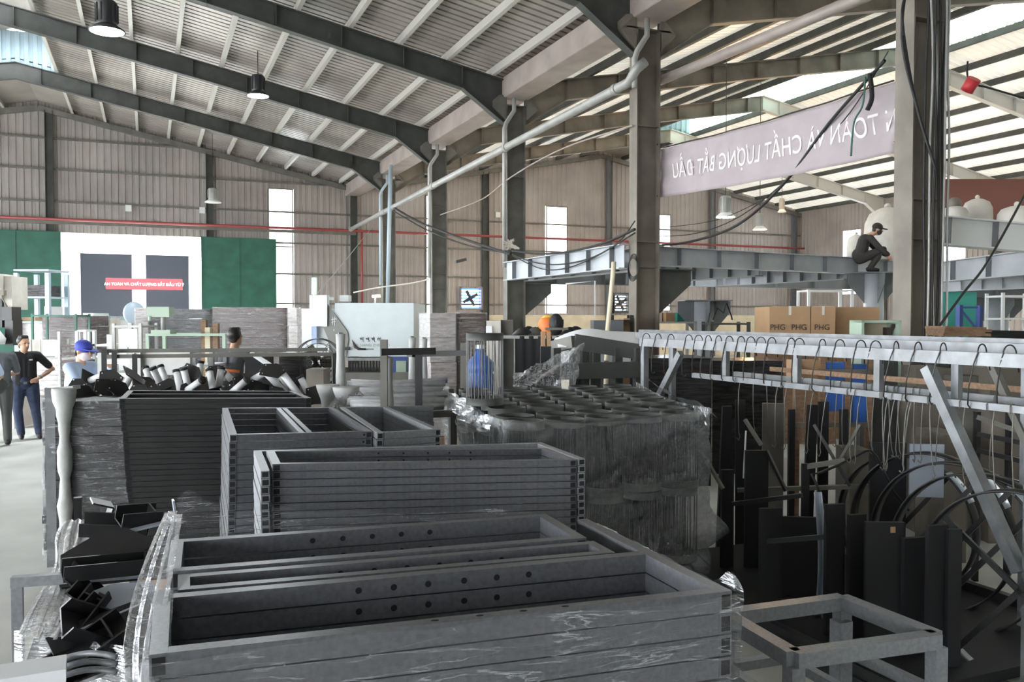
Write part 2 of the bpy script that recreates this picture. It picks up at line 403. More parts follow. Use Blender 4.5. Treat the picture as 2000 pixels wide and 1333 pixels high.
# gable frame on the back wall: raker beams, wind posts, girts
b = B()
for x0, x1 in ((XL, XRID), (XRID, XV), (XV, XRID2), (XRID2, XR)):
    b.bar((x0, YB-.15, zroof(x0)-.3), (x1, YB-.15, zroof(x1)-.3), .16, .2)
struct('beam_gable', b, 'steel_mid')
for px in (101, 411, 690, 946, 1186, 1387, 1545):
    x = PY(px, 600, YB).x; b = B(); zt = zroof(x)-.3
    for dx in (-.13, .13): b.box((x+dx, YB-.17, zt/2), (.016, .2, zt))
    b.box((x, YB-.17, zt/2), (.26, .012, zt)); struct('column_gable', b, 'steel_dark' if px < 1000 else 'beam_dark')
for z in (8.85, 7.68, 6.45, 5.15, 3.85, 2.6):
    xa, xb = (XL, XR) if z < 7.3 else (XRID-(10.0-z)/.2, XRID+(10.0-z)/.2)
    for p0, p1 in ([(xa, DX0-.1), (DX1+.1, xb)] if z < DZ else [(xa, xb)]):
        b = B(); b.box(((p0+p1)/2, YB-.07, z), (p1-p0, .1, .07)); struct('girt', b, 'steel_mid')
# valley gutter
b = B(); b.box((XV, (YF+YB)/2, 7.28), (.62, YB-YF, .02))
for sg in (-1, 1): b.box((XV+sg*.31, (YF+YB)/2, 7.52), (.02, YB-YF, .48))
struct('gutter', b, 'gutter', 'pinkish steel box gutter along the roof valley')
# --- yard and the building across it, seen through the door
b = B(); b.box((-2, 53.6, 4.5), (30, .3, 9))
Yf = 50.0
def fx(px): return PY(px, 550, Yf).x
zt = PY(210, 496, Yf).z
b = B()
edges = [-22, fx(157), fx(258), fx(285), fx(369), 14]
for a, c in ((edges[0], edges[1]), (edges[2], edges[3]), (edges[4], edges[5])): b.box(((a+c)/2, Yf, 4), (c-a, .3, 8))
b.box(((edges[0]+edges[5])/2, Yf-.02, zt+2.5), (edges[5]-edges[0], .36, 5))
struct('wall_neighbour', b, 'white_paint')
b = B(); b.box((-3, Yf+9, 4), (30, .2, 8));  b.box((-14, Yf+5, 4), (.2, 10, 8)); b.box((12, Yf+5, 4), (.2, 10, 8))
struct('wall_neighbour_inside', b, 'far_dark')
b = B(); b.box((-3, Yf+5, zt+3), (30, 10, .1)); struct('roof_neighbour', b, 'roof_lit')  # same sheet, to let daylight into the bays
b = B()
for k in range(60):
    x = -16+k*.4; b.box((x, 43.5, 5.9+.02*(k % 2)), (.22, 7, .02))
for y in (38.5, 41, 43.5, 46): b.box((-4.5, y, 5.75), (24, .08, .14))
struct('roof_canopy', b, 'skylight')
# --- sliding doors and rail
def sliding(p0, p1, z1, nme, lab):
    x0, x1 = PY(p0, 500, YB-.35).x, PY(p1, 500, YB-.35).x; b = B(); z0 = .05
    b.box(((x0+x1)/2, YB-.35, (z0+z1)/2), (x1-x0, .05, z1-z0))
    o = struct(nme, b, 'green_door', lab)
    f = B(); n = max(2, round((x1-x0)/1.4))
    for k in range(n+1): f.box((x0+(x1-x0)*k/n, YB-.39, (z0+z1)/2), (.05, .03, z1-z0))
    for z in (z0+.04, z1-.04, 2.4, 4.0): f.box(((x0+x1)/2, YB-.385, z), (x1-x0, .02, .05))
    f.build('door_frame', 'green_door', o, world=False)
sliding(-62, 118, PY(60, 452, YB).z, 'door_1', 'dark green sliding door leaf left of the bright doorway')
sliding(394, 538, PY(460, 466, YB).z, 'door_2', 'dark green sliding door leaf right of the bright doorway')
b = B(); za = PY(260, 459, YB-.4).z; b.box((PY(250, 460, YB-.4).x, YB-.33, 5.62), (18, .12, .12)); struct('trim_1', b, 'steel_mid', 'sliding door rail above the bright doorway')
# ================================================================== stacked steel frames in the foreground
def lerp(a, b, t): return a+(b-a)*t
def frame_mesh(name, c, w, h, rails=(0, 1), ext=(0, 0, 0, 0), mids=(), holes=(), tops=(), mats=('frame_grey', 'hole_black'), org=None, backext=0):
    """steel frame: side rails run front to back with open ends, cross rails between; c = FL, FR, BR, BL top corners.
    rails: fractions (front 0 .. back 1) of cross rails; ext: overhang of left-front, left-back, right-front, right-back; mids: extra side-wise rails"""
    FL, FRr, BR, BL = [Vector(p) for p in c]; b = B(); dz = Vector((0, 0, -h/2))
    ux = (FRr-FL).normalized(); uy = (BL-FL).normalized(); L = (FRr-FL).length; D_ = (BL-FL).length
    u0 = FL+ux*w/2; u1 = FRr-ux*w/2; v0 = BL+ux*w/2; v1 = BR-ux*w/2
    ends = []
    for p, q, e0, e1 in ((u0, v0, ext[0], ext[1]), (u1, v1, ext[2], ext[3])):
        d = (q-p).normalized(); p2 = p-d*e0; q2 = q+d*e1
        b.bar(p2+dz, q2+dz, w, h); ends.append((p2+dz-d*.0015, d))
    for t in rails:
        f = w/2/D_ if t == 0 else (1-w/2/D_ if t == 1 else t)
        p = lerp(u0, v0, f)+ux*w/2; q = lerp(u1, v1, f)-ux*w/2
        b.bar(p+dz, q+dz+(ux*backext if t == 1 else ux*0), w, h)
    for t in mids:
        p = lerp(FL, FRr, t)+uy*w; q = lerp(BL, BR, t)-uy*w
        b.bar(p+dz, q+dz, w*.8, h*.96)
    b.mi = 1
    for p, d in ends:
        s = d.cross(Vector((0, 0, 1))).normalized()*w*.36; u = Vector((0, 0, h*.36))
        b.quad(p-s-u, p+s-u, p+s+u, p-s+u)
    rr = h*.17
    for t, xs in holes:                              # holes on the front face of cross rail t
        f = w/2/D_ if t == 0 else (1-w/2/D_ if t == 1 else t)
        for x in xs:
            p = lerp(lerp(u0, v0, f), lerp(u1, v1, f), x)+dz-uy*(w/2+.0012)
            b.face([b.bm.verts.new(p+ux*rr*math.cos(a)+Vector((0, 0, rr*math.sin(a)))) for a in [2*math.pi*k/10 for k in range(10)]])
    for t, xs in tops:
        f = w/2/D_ if t == 0 else (1-w/2/D_ if t == 1 else t)
        for x in xs:
            p = lerp(lerp(u0, v0, f), lerp(u1, v1, f), x)+Vector((0, 0, .0008))
            b.face([b.bm.verts.new(p+ux*rr*1.1*math.cos(a)+uy*rr*.7*math.sin(a)) for a in [2*math.pi*k/10 for k in range(10)]])
    o = Vector(c[0])
    b.bm.transform(Matrix.Translation(-Vector((o.x, o.y, o.z))))
    ob = b.build(name, mats); ob.location = o
    return ob
random.seed(5)
def frame_stack(what, c, w, h, zmin, group, jit=.004, lean=(0, 0), gap=.0035, **k):
    o = frame_mesh('steel_framework', c, w, h, **k)
    n = int((min(Vector(p).z for p in c)-zmin)/(h+gap))
    base = o.location.copy()
    for i in range(n):
        q = o if i == 0 else o.copy()
        if i: C.objects.link(q); q.location = base+Vector((random.uniform(-jit, jit)+lean[0]*i, random.uniform(-jit, jit)+lean[1]*i, -i*(h+gap)))
        tag(q, '%s charcoal steel frame from the top of the %s' % (NTH[i], what), 'steel frame', group)
    return n
def pallet(c, label, top=.11, m='wood'):
    """slatted timber pallet under a quad"""
    FL, FRr, BR, BL = [Vector((p[0], p[1], 0)) for p in c]
    t = thing('pallet', label, 'pallet', (FL+FRr+BR+BL)/4)
    b = B()
    for k in range(7):
        f = k/6*.94+.03; p = lerp(FL, FRr, f); q = lerp(BL, BR, f); b.bar(p+Vector((0, 0, top-.011)), q+Vector((0, 0, top-.011)), .1, .022)
    b.build('deck', m, t)
    for f in (.06, .5, .94):
        b = B(); p = lerp(FL, BL, f); q = lerp(FRr, BR, f); b.bar(p+Vector((0, 0, (top-.022)/2)), q+Vector((0, 0, (top-.022)/2)), .09, top-.022); b.build('bearer', m, t)
# -- A: three wrapped stacks nearest the camera
ZA = 1.2; hA = .06
A = [G(291, 1280, ZA), G(1430, 1155, ZA), None, None]
Ay = (G(303, 1163, ZA)-A[0]).normalized(); lA = (G(303, 1163, ZA)-A[0]).length
A[3] = A[0]+Ay*lA; A[2] = A[1]+Ay*lA
frame_stack('wrapped stack nearest the camera', A, .042, hA, .13, 'frames in the nearest wrapped stack', gap=.005, rails=(0, 1), ext=(0, .05, 0, .5),
            holes=[(1, [.36, .43, .5, .575, .645, .715])], tops=[(0, [.44, .52, .6, .68])])
A2 = [A[3]+Ay*.035+Vector((.06, 0, -.004)), A[2]+Ay*.035-Vector((.12, 0, .004)), None, None]
A2[3] = A2[0]+Ay*.165; A2[2] = A2[1]+Ay*.165
frame_stack('narrow stack between the two wrapped stacks', A2, .035, hA, .13, 'frames in the narrow middle stack', gap=.005, holes=[(1, [.35, .43, .51, .59, .67, .75])])
A3 = [G(325, 1118, ZA), G(1146, 1051, ZA), G(1066, 1004, ZA), G(335, 1055, ZA)]
frame_stack('wrapped stack third from the camera', A3, .042, hA, .13, 'frames in the third wrapped stack', gap=.005, holes=[(1, [.34, .42, .5, .58, .66])])
pallet([A[0], A[1], A3[2], A3[3]], 'timber pallet under the wrapped frame stacks nearest the camera')
# -- B: unwrapped stack behind it
hB = .031
Bq = [G(532, 907, 1.37), G(1126, 899, 1.315), None, None]
by = (G(520, 880, 1.37)-Bq[0]); Bq[3] = Bq[0]+by; Bq[2] = Bq[1]+by.normalized()*by.length
frame_stack('tidy unwrapped stack in the middle', Bq, .036, hB, .15, 'frames in the tidy unwrapped stack', jit=.002, holes=[(1, [.37, .46, .55, .63, .71])], tops=[(0, [.5, .6, .7])])
B2 = [Bq[0]-Vector((.052, .02, .02)), Bq[1]+Vector((.044, -.005, .004)), None, None]
B2[3] = B2[0]+by.normalized()*(by.length+.17); B2[2] = B2[1]+by.normalized()*(by.length+.17)
frame_stack('open-ended stack round the tidy stack', B2, .036, hB, .15, 'frames in the outer open-ended stack', jit=.003, rails=(1,), ext=(.02, 0, 0, 0), mats=('frame_light', 'hole_black'))
pallet([B2[0], B2[1], B2[2], B2[3]], 'timber pallet under the tidy frame stack', .13)
# -- C: stacks with cross bays
C1 = [G(449, 850, 1.4), G(727, 843, 1.37), G(650, 796, 1.37), G(434, 797, 1.4)]
frame_stack('two-bay stack left of centre', C1, .036, .036, .15, 'frames in the two-bay stack', jit=.003, lean=(-.0012, 0), mids=(.49, .545), mats=('frame_grey', 'hole_black', 'frame_light'), holes=[(0, [.96])])
C2 = [G(737, 846, 1.375), G(860, 839, 1.36), G(757, 795, 1.36), G(664, 796, 1.375)]
frame_stack('single-bay stack right of the two-bay stack', C2, .036, .036, .15, 'frames in the single-bay stack', jit=.003, mats=('frame_light', 'hole_black'), backext=.42)
pallet([C1[0], C2[1], C2[2], C1[3]], 'timber pallet under the bay frame stacks', .14)
# -- D: tall dark stack
D1 = [G(233, 779, 1.43), G(608, 778, 1.395), G(574, 764, 1.395), G(250, 763, 1.43)]
frame_stack('tall dark stack left of the middle', D1, .042, .036, .15, 'frames in the tall dark stack', jit=.004, lean=(.0026, -.0006), rails=(0, .55, 1), holes=[(1, [.38, .45, .52, .59, .66])], mats=('black_steel', 'hole_black'))
pallet([D1[0]+Vector((.1, 0, 0)), D1[1]+Vector((.1, 0, 0)), D1[2]+Vector((.1, 0, 0)), D1[3]+Vector((.1, 0, 0))], 'timber pallet under the tall dark stack', .14)

# ================================================================== stretch film hung over the nearest stacks
def wob(x, s): return math.sin(x*7.3*s+1.1)*.5+math.sin(x*17.1*s+.3)*.3+math.sin(x*31*s)*.2
def film_sheet(name, label, f, nu, nv, m='film', group=None):
    b = B(); b.sheet(f, nu, nv); o = b.build(name, m)
    return tag(o, label, 'plastic film', group)
ax = (A[1]-A[0]).normalized(); up1 = Vector((0, 0, 1))
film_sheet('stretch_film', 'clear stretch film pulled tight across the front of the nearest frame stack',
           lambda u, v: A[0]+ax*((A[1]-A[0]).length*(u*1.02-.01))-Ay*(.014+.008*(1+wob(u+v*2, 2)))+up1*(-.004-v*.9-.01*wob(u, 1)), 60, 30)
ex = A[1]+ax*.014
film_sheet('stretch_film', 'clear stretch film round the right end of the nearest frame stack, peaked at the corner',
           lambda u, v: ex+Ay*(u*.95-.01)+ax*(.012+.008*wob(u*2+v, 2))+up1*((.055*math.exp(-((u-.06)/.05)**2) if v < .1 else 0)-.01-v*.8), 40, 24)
# left hand shiny fold
P_ = lambda px, py, zc: D(px, py, zc)
def fold(u, v):
    top = P_(lerp(322, 352, u), lerp(1000, 1003, u), 3.0); mid = P_(lerp(222, 338, u), 1190, 2.42); bot = P_(lerp(258, 305, u), 1345, 2.0)
    p = top*(1-v)**2+mid*2*v*(1-v)+bot*v*v
    return p+Vector((0, -1, 0))*.03*math.sin(u*9+v*2)+Vector((.012*math.sin(u*23+v*5), 0, 0))
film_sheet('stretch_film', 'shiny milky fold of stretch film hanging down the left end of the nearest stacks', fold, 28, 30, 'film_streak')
def backfilm(u, v):
    a = lerp(P_(345, 1003, 3.16), P_(1072, 1002, 3.6), u)
    pk = .05*math.exp(-((u-.03)/.03)**2)
    return a+up1*(-v*.5+pk+.012*wob(u, 1)+(.02 if u < .3 else 0)) + Ay*(.03+.01*wob(u+v, 2))
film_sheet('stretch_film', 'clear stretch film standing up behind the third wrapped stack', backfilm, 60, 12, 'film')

# ================================================================== lower left: bracket pile in a rail cage
cg = thing('rail_cage', 'grey square-tube rail cage at the lower left, round the black bracket pile', 'cage', (-1.0, 2.7, 0))
r0, r1 = D(22, 1137, 3.0), D(300, 1117, 3.15)
def leg(p, w=.035, m='steel_mid', parent=None, nm='post', top=None):
    b = B(); b.box((p[0], p[1], (top or p[2])/2), (w, w, (top or p[2]))); return b.build(nm, m, parent)
b = B(); b.bar(r0, r1, .035, .035); b.build('top_rail', 'frame_light', cg)
leg(r0+Vector((.018, 0, -.018)), parent=cg, m='frame_light'); leg(D(262, 1124, 3.12)+Vector((0, .05, -.03)), parent=cg, m='frame_light')
q0 = D(152, 972, 3.6); leg(q0, .03, 'black_steel', cg)
b = B(); b.bar(r0+Vector((.02, 0, -.3)), r1+Vector((0, 0, -.31)), .03, .03); b.build('lower_rail', 'frame_light', cg)
bs = D(262, 1124, 3.12); q1 = Vector((bs.x, bs.y+.45, 1.14)); leg(q1, .03, 'black_steel', cg)
b = B(); b.box(((r0.x+bs.x)/2+.1, (r0.y+q0.y)/2+.05, .62), (.62, .75, .03)); b.build('floor_plate', 'black_steel', cg)
random.seed(11)
BR_L = ['uppermost flat-topped black channel bracket on the pile', 'black bracket with an upright fin at the back of the pile', 'black pointed gusset plate in the middle of the pile', 'black channel bracket lying level under the gusset plate', 'pale grey gusset plate tilted above the bottom of the pile', 'wide black plate at the bottom right of the pile', 'black tray-shaped bracket on end at the left of the pile', 'narrow black channel at the pile left edge', 'black plate with bright edge near the pile bottom', 'short black box bracket on top of the pile, to the right', 'black angle bracket under the cage rail', 'black angle bracket half under the pale gusset plate', 'thin pale strip lying across the top of the pile', 'black channel tipped on its side low in the pile']
def bracket(i, px, py, zc, L, wd, rot, kind, m='black_steel'):
    p = D(px, py, zc); t = thing('steel_bracket', BR_L[i], 'bracket', p, 0, 'black brackets in the rail cage')
    q = Euler([R(a) for a in rot]).to_matrix().to_4x4(); b = B()
    X = lambda c, d: b.box(p+(q @ Vector(c)), d, m=q)
    if kind == 'chan':
        X((0, 0, 0), (L, wd, .006)); X((0, wd/2, .025), (L, .006, .056)); X((0, -wd/2, .025), (L, .006, .056))
        b.build('channel', m, t); b = B(); X((L*.3, 0, .03), (.006, wd*.95, .05)); b.build('rib_plate', m, t)
    elif kind == 'gus':
        b.prism([(-L/2, -wd*.5), (L/2, -wd*.5), (L/2, wd*.1), (L*.1, wd*.5), (-L*.1, wd*.5), (-L/2, wd*.1)], .006, q, p); b.build('plate', m, t)
        b = B(); X((0, -wd*.5, .03), (L, .006, .06)); b.build('flange', m, t)
        b = B(); b.tube([p+(q @ Vector((L*.3, 0, .004))), p+(q @ Vector((L*.3, 0, .012)))], .008, 8); b.build('bolt_head', 'hole_black', t)
    else:
        X((0, 0, 0), (L, wd, .007)); b.build('plate', m, t); b = B(); X((L/2, 0, .04), (.007, wd, .08)); b.build('fin', m, t)
for a in [(0, 225, 1038, 3.35, .24, .09, (18, 6, -8), 'chan'), (1, 205, 1025, 3.45, .16, .1, (10, -70, 0), 'ang'), (2, 225, 1085, 3.2, .36, .2, (62, 0, 2), 'gus'),
          (3, 225, 1118, 3.1, .34, .08, (8, 3, 10), 'chan'), (4, 215, 1180, 2.95, .3, .13, (50, -14, 14), 'gus', 'plate_light'), (5, 225, 1255, 2.85, .36, .18, (58, -12, 6), 'gus'),
          (6, 172, 1232, 2.85, .2, .12, (40, 30, 30), 'chan'), (7, 165, 1205, 2.9, .18, .07, (30, -40, 40), 'chan'), (8, 190, 1225, 2.85, .3, .09, (34, -8, 22), 'ang'),
          (9, 270, 1018, 3.35, .15, .08, (16, 4, 20), 'chan'), (10, 175, 1150, 3.05, .2, .1, (36, 50, 12), 'ang'), (11, 175, 1195, 2.95, .22, .08, (26, 40, 60), 'chan'),
          (12, 285, 1030, 3.3, .22, .03, (5, -8, 8), 'ang', 'plate_light'), (13, 178, 1275, 2.8, .26, .1, (30, -30, 10), 'chan')]: bracket(*a)
def gather(u, v):
    t = D(155, 1015, 3.5); l = D(lerp(34, 120, u), lerp(1238, 1248, u), 2.72)
    w = v**1.3; p = lerp(t+Vector((lerp(-.05, .05, u), 0, 0)), l, w)
    s = math.sin(u*40)*.012*w+.05*math.sin(v*9)*(1-v)*(u-.5)
    return p+Vector((s, -.02*math.sin(u*24), -.04*math.sin(math.pi*v)))
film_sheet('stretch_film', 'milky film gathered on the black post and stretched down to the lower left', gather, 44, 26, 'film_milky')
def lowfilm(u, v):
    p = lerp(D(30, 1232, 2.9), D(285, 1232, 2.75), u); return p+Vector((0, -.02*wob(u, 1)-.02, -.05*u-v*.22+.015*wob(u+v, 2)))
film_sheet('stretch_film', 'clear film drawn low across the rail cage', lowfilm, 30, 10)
t = thing('plate_stack', 'white-wrapped flat plate at the bottom left corner of the photo', 'plate', D(40, 1330, 2.4)*1)
p = D(20, 1338, 2.42); b = B(); b.box((p.x-.02, p.y+.0, p.z+.02), (.32, .12, .04), rz=.06); b.build('plate', 'sheet_white', t)
b = B(); b.box((p.x-.02, p.y+.0, p.z-.31), (.28, .1, .61), rz=.06); b.build('stack_body', 'frame_light', t)
for k in range(3):
    a = D(122, 1288+k*17, 2.55); c = D(228, 1284+k*15, 2.55); b = B()
    b.tube([lerp(a, c, f)+up1*(.014*math.sin(math.pi*f)) for f in [i/10 for i in range(11)]], .009, 8)
    tag(b.build('bent_tube', 'frame_light'), ['upper', 'middle', 'lower'][k]+' curved grey tube beside the white-wrapped plate, bottom left', 'tube', 'curved tubes at the lower left')
# ================================================================== tall wrapped cage at the left, tubes piled on it
def yaw_of(v): return math.atan2(v.y, v.x)
E0 = G(102, 1108, 0); E0.z = 0                                    # front left post foot
ZE = 1.36
Efl, Efr = D(104, 781, 6.9), D(640, 779, 7.35)
ek = thing('post_cage', 'pale steel cage with wrapped corner posts behind the tall dark stack', 'cage', E0)
b = B(); b.box((E0.x, E0.y, .72), (.07, .012, 1.44)); b.box((E0.x-.03, E0.y+.03, .72), (.012, .07, 1.44)); b.build('corner_post', 'galv', ek)
fp = G(130, 1108, 0); fp = Vector((fp.x, fp.y-.02, 0))
def lump(b, base, top, r, n=26, s=1):
    """post swathed in foam: irregular lathe"""
    pr = [(r*(1+.22*math.sin(k*.9*s)+.1*math.sin(k*2.3)), lerp(base, top, k/n)) for k in range(n-2)]
    pr += [(r*1.7, lerp(base, top, (n-2)/n)), (r*1.9, lerp(base, top, (n-.6)/n)), (r*1.85, top)]
    return pr
b = B(); b.lathe(lump(b, 0, 1.44, .048), fp, 14); b.build('wrapped_post', 'foam', ek)
b = B(); b.bar(D(92, 763, 6.95), D(150, 757, 6.95), .12, .03); b.build('top_plate', 'foam', ek)
rear = [D(203, 690, 8.1), D(662, 687, 8.6)]
for k, (px, t0, zc, dz) in enumerate(((203, 680, 8.1, 0), (223, 684, 8.1, 0), (653, 690, 8.55, 0), (664, 690, 8.6, 0), (263, 692, 8.1, 0))):
    p = D(px, t0, zc); b = B(); b.box((p.x, p.y, p.z/2), (.045, .045, p.z)); b.build('rear_post', 'steel_dark', ek)
b = B(); b.bar(D(200, 697, 8.1), D(664, 692, 8.6), .035, .035); b.build('rear_rail', 'steel_mid', ek)
b = B(); b.bar(D(205, 686, 8.16), D(640, 683, 8.6), .035, .035); b.build('rear_rail', 'steel_mid', ek)
Ed = (rear[0]-E0); Ed.z = 0
b = B(); cx = (Efl+Efr)/2; b.box((cx.x+.05, cx.y+.5, .06), (2.0, .8, .12), rz=yaw_of(Efr-Efl)); b.build('base', 'black_steel', ek)
# dark plates stacked in the cage, wrapped
random.seed(3)
n = 17
for k in range(n):
    z = .13+k*(ZE-.16)/n; b = B(); c = lerp(Efl, Efr, .31); hh = (ZE-.16)/n-.006
    b.box((c.x+random.uniform(-.02, .02)-.02, c.y+.28+random.uniform(-.015, .015), z+hh/2), (1.35, .5, hh), rz=yaw_of(Efr-Efl))
    tag(b.build('steel_plate', 'black_steel'), '%s black steel plate up from the floor in the wrapped cage' % ('lowest' if k == 0 else NTH[k]), 'plate', 'black plates in the wrapped cage')
yv = yaw_of(Efr-Efl); eu = Vector((math.cos(yv), math.sin(yv), 0)); ev = Vector((-eu.y, eu.x, 0))
def efilm(u, v):
    if u < .2: p = Efl-eu*.08+ev*(.75*(1-u/.2)); off = -eu*(.03*wob(v*1.3, 1.4)+.02)
    else: p = Efl-eu*.08+eu*((u-.2)/.8*.85); off = -ev*(.025+.012*wob(u+v, 1.5))
    return Vector((p.x, p.y, 0))+off+up1*(.06+v*1.3)
film_sheet('stretch_film', 'grey stretch film wound round the wrapped cage left of the tall dark stack', efilm, 40, 40, 'film')
# tubes with black end plates, thrown on top
TB = 'white tube with black end plate, %s'
tubes = [(247, 745, 7.6, 60, 'at the left of the heap, leaning right'), (291, 733, 7.9, -60, 'standing high near the left of the heap'), (308, 735, 7.7, -70, 'low between two black plates left of the middle'), (321, 731, 7.9, -62, 'second of the left pair of tubes'),
         (349, 742, 7.5, -75, 'with round black end facing us, left of the pair'), (364, 737, 7.5, -80, 'with round black end facing us, right of the pair'), (390, 725, 7.9, 90, 'upright under the highest black plate'), (413, 740, 7.5, -72, 'left one of the two beside the orange band'),
         (429, 737, 7.6, 86, 'right one of the two beside the orange band'), (446, 731, 7.8, -40, 'slanting down right of the orange band'), (510, 728, 7.7, 28, 'lying slanted toward the grey strip'), (540, 745, 7.6, -50, 'long and slanting, left of three at the right'),
         (557, 741, 7.7, -52, 'long and slanting, middle of three at the right'), (575, 755, 7.5, -54, 'long and slanting, right of three at the right'), (597, 752, 7.6, -62, 'at the right end under the black plate'), (192, 732, 7.9, 20, 'almost hidden at the left end of the heap'), (465, 752, 7.4, 40, 'low in the middle of the heap'), (380, 748, 7.4, 30, 'low behind the double-rail dark frame')]
for i, (px, py, zc, a, lab) in enumerate(tubes):
    p = D(px, py+5, zc); t = thing('post_bracket', TB % lab, 'post bracket', p, 0, 'white tubes with black plates heaped in the cage')
    L = .34 if px > 530 and px < 590 else .2; r = .03
    q = (rgt*math.cos(R(a))+upv*math.sin(R(a))+fwd*random.uniform(-.5, .3)).normalized()
    if q.z < 0: q = -q
    b = B(); b.tube([p-q*L/2, p+q*L/2], r, 12); b.build('tube', 'white_tube', t)
    e = p-q*(L/2+.006)
    m = q.to_track_quat('Z', 'Y').to_matrix().to_4x4() @ Matrix.Rotation(random.uniform(0, 3), 4, 'Z')
    b = B(); s = random.uniform(.065, .09); b.prism([(-s, -s), (s, -s), (s, s*.3), (s*.3, s), (-s, s)], .008, m, e); b.build('end_plate', 'black_steel', t)
    e = p+q*(L/2+.002); b = B(); b.lathe([(r*1.15, -.012), (r*1.15, .012)], e, 12, m); b.build('end_cap', 'black_matte', t)
BP = [(150, 745), (178, 757), (205, 750), (215, 735), (232, 752), (268, 760), (283, 742), (300, 760), (330, 752), (380, 762), (398, 746), (432, 762), (455, 758), (470, 742), (500, 752), (515, 762), (545, 765), (597, 775), (620, 765), (262, 727), (372, 726), (422, 722), (532, 717), (165, 768), (410, 770)]
for i, (px, py) in enumerate(BP):
    zc = 7.35+random.uniform(0, .5); p = D(px, py+7, zc); m = Euler((R(55+random.uniform(-25, 25)), R(random.uniform(-35, 35)), R(random.uniform(-40, 40)))).to_matrix().to_4x4()
    s = random.uniform(.065, .105); b = B(); b.prism([(-s, -s*.8), (s*.7, -s), (s*1.2, s*.2), (s*.3, s), (-s*.9, s*.8)], .008, m, p)
    b.mi = 1
    for x, y in ((-s*.75, -s*.6), (s*.95, s*.15), (-s*.7, s*.62)): b.prism([(x+.006*math.cos(k), y+.006*math.sin(k)) for k in (0, 1, 2, 3, 4, 5)], .011, m, p)
    tag(b.build('base_plate', ['black_steel', 'white_paint']), 'black steel base plate with light bolt holes in the heap on the cage', 'plate', 'black base plates heaped in the cage')
# foam-wrapped funnels and posts right of the heap
def wrapped_post(px, ptop, pbot, zc, r, lab, funnel=False):
    p = D(px, ptop, zc); z0 = 0; b = B()
    t = thing('wrapped_post', lab, 'post', (p.x, p.y, 0))
    if funnel:
        zz = p.z; b.lathe([(r*.9, 0), (r*.9, zz-.3), (r*1.0, zz-.2), (r*1.25, zz-.12), (r*1.9, zz-.03), (r*2, zz), (r*1.6, zz+.003)], (p.x, p.y, 0), 16); b.build('foam_sleeve', 'foam', t)
    else:
        b.lathe([(r*(1+.12*math.sin(k*1.3)), p.z*k/20) for k in range(21)], (p.x, p.y, 0), 12); b.build('foam_sleeve', 'foam', t)
        b = B(); b.box((p.x, p.y, p.z/2+.01), (r*.9, r*.9, p.z+.01)); b.build('steel_core', 'galv', t)
wrapped_post(640, 752, 0, 7.4, .05, 'foam-covered post with a flared yellowish top, right of the tube heap', True)
wrapped_post(676, 757, 0, 7.0, .055, 'foam-covered post with a flared top in torn film, right of the other flared post', True)
wrapped_post(665, 653, 0, 7.6, .04, 'tall slim foam-covered post in front of the white machine tool')
def torn(u, v):
    c = D(685, 765, 7.0); a = u*math.pi*1.6+2; rr = .07+v*.3; return Vector((c.x+rr*math.cos(a), c.y+rr*math.sin(a), c.z-.02-v*.3+.03*math.sin(a*9)))
film_sheet('stretch_film', 'torn white film hanging round the flared foam post', torn, 40, 10, 'film_streak')

# ================================================================== pallet of wire baskets
BF, BRt, BBk, BBl = G(985, 826, 1.38), G(1383, 803, 1.38), G(1238, 748, 1.38), G(872, 758, 1.38)
ZB = 1.38; r_b = .132; hb = .5
def basket(loc, lab=None):
    t = thing('wire_basket', lab or 'round black wire basket packed in the top tier of the wrapped pallet', 'basket', loc, 0, None if lab else 'wire baskets on the wrapped pallet')
    for z in (.025, hb-.025):
        b = B(); b.lathe([(r_b, z-.025), (r_b, z+.025), (r_b-.006, z+.025), (r_b-.006, z-.025), (r_b, z-.025)], (0, 0, 0), 24, cap=False); b.build('ring_band', 'steel_dark', t, world=False)
    b = B(); random.seed(8)
    for k in range(30):
        a = 2*math.pi*k/30; a2 = a+random.uniform(-.12, .12)
        b.tube([(r_b*.97*math.cos(a), r_b*.97*math.sin(a), .03), (r_b*.97*math.cos(a2), r_b*.97*math.sin(a2), hb-.03)], .0032, 4)
    b.build('wires', 'black_steel', t, world=False)
    return t
stand = D(947, 786, 6.05); stand.z = ZB+.012
tb = basket((stand.x, stand.y, ZB+.012), 'single round wire basket standing upright on top of the wrapped basket pallet')
n1, n2 = 5, 8
first = None
def bil(u, v): return lerp(lerp(BF, BRt, u), lerp(BBl, BBk, u), v)
for tier in (0, 1):
    for i in range(n1):
        for j in range(n2):
            if tier and j > 3 and i < n1-1: continue
            p = bil((i+.5)/n1*.96+.02, (j+.5)/n2*.96+.02); z = ZB-hb-tier*(hb+.004)-(.02 if j < 2 else 0)
            copy_tree(tb, (p.x+random.uniform(-.012, .012), p.y+random.uniform(-.012, .012), z), random.uniform(0, 6), 'round black wire basket packed in the %s tier of the wrapped pallet' % ('lower' if tier else 'upper'), 'wire baskets on the wrapped pallet')
pallet([BF, BRt, BBk, BBl], 'dark timber pallet under the wire baskets', .34, 'black_steel')
cen = (BF+BRt+BBk+BBl)/4
def bfilm(u, v):
    seg = [BBl, BF, BRt, BBk]; k = min(2, int(u*3)); f = u*3-k; p = lerp(seg[k], seg[k+1], f); d = (p-cen); d.z = 0; d.normalize()
    sag = -.05*math.sin(math.pi*f)*(1-v)
    cz = (.06*math.exp(-((f-1)/.06)**2) if k == 1 else 0)*max(0, 1-abs(v-.72)/.12)
    return Vector((p.x, p.y, 0))+d*(.03+.016*wob(u*2.5+v*1.7, 1.6)+cz*3)+up1*(ZB+.02+sag-v*(ZB-.28))
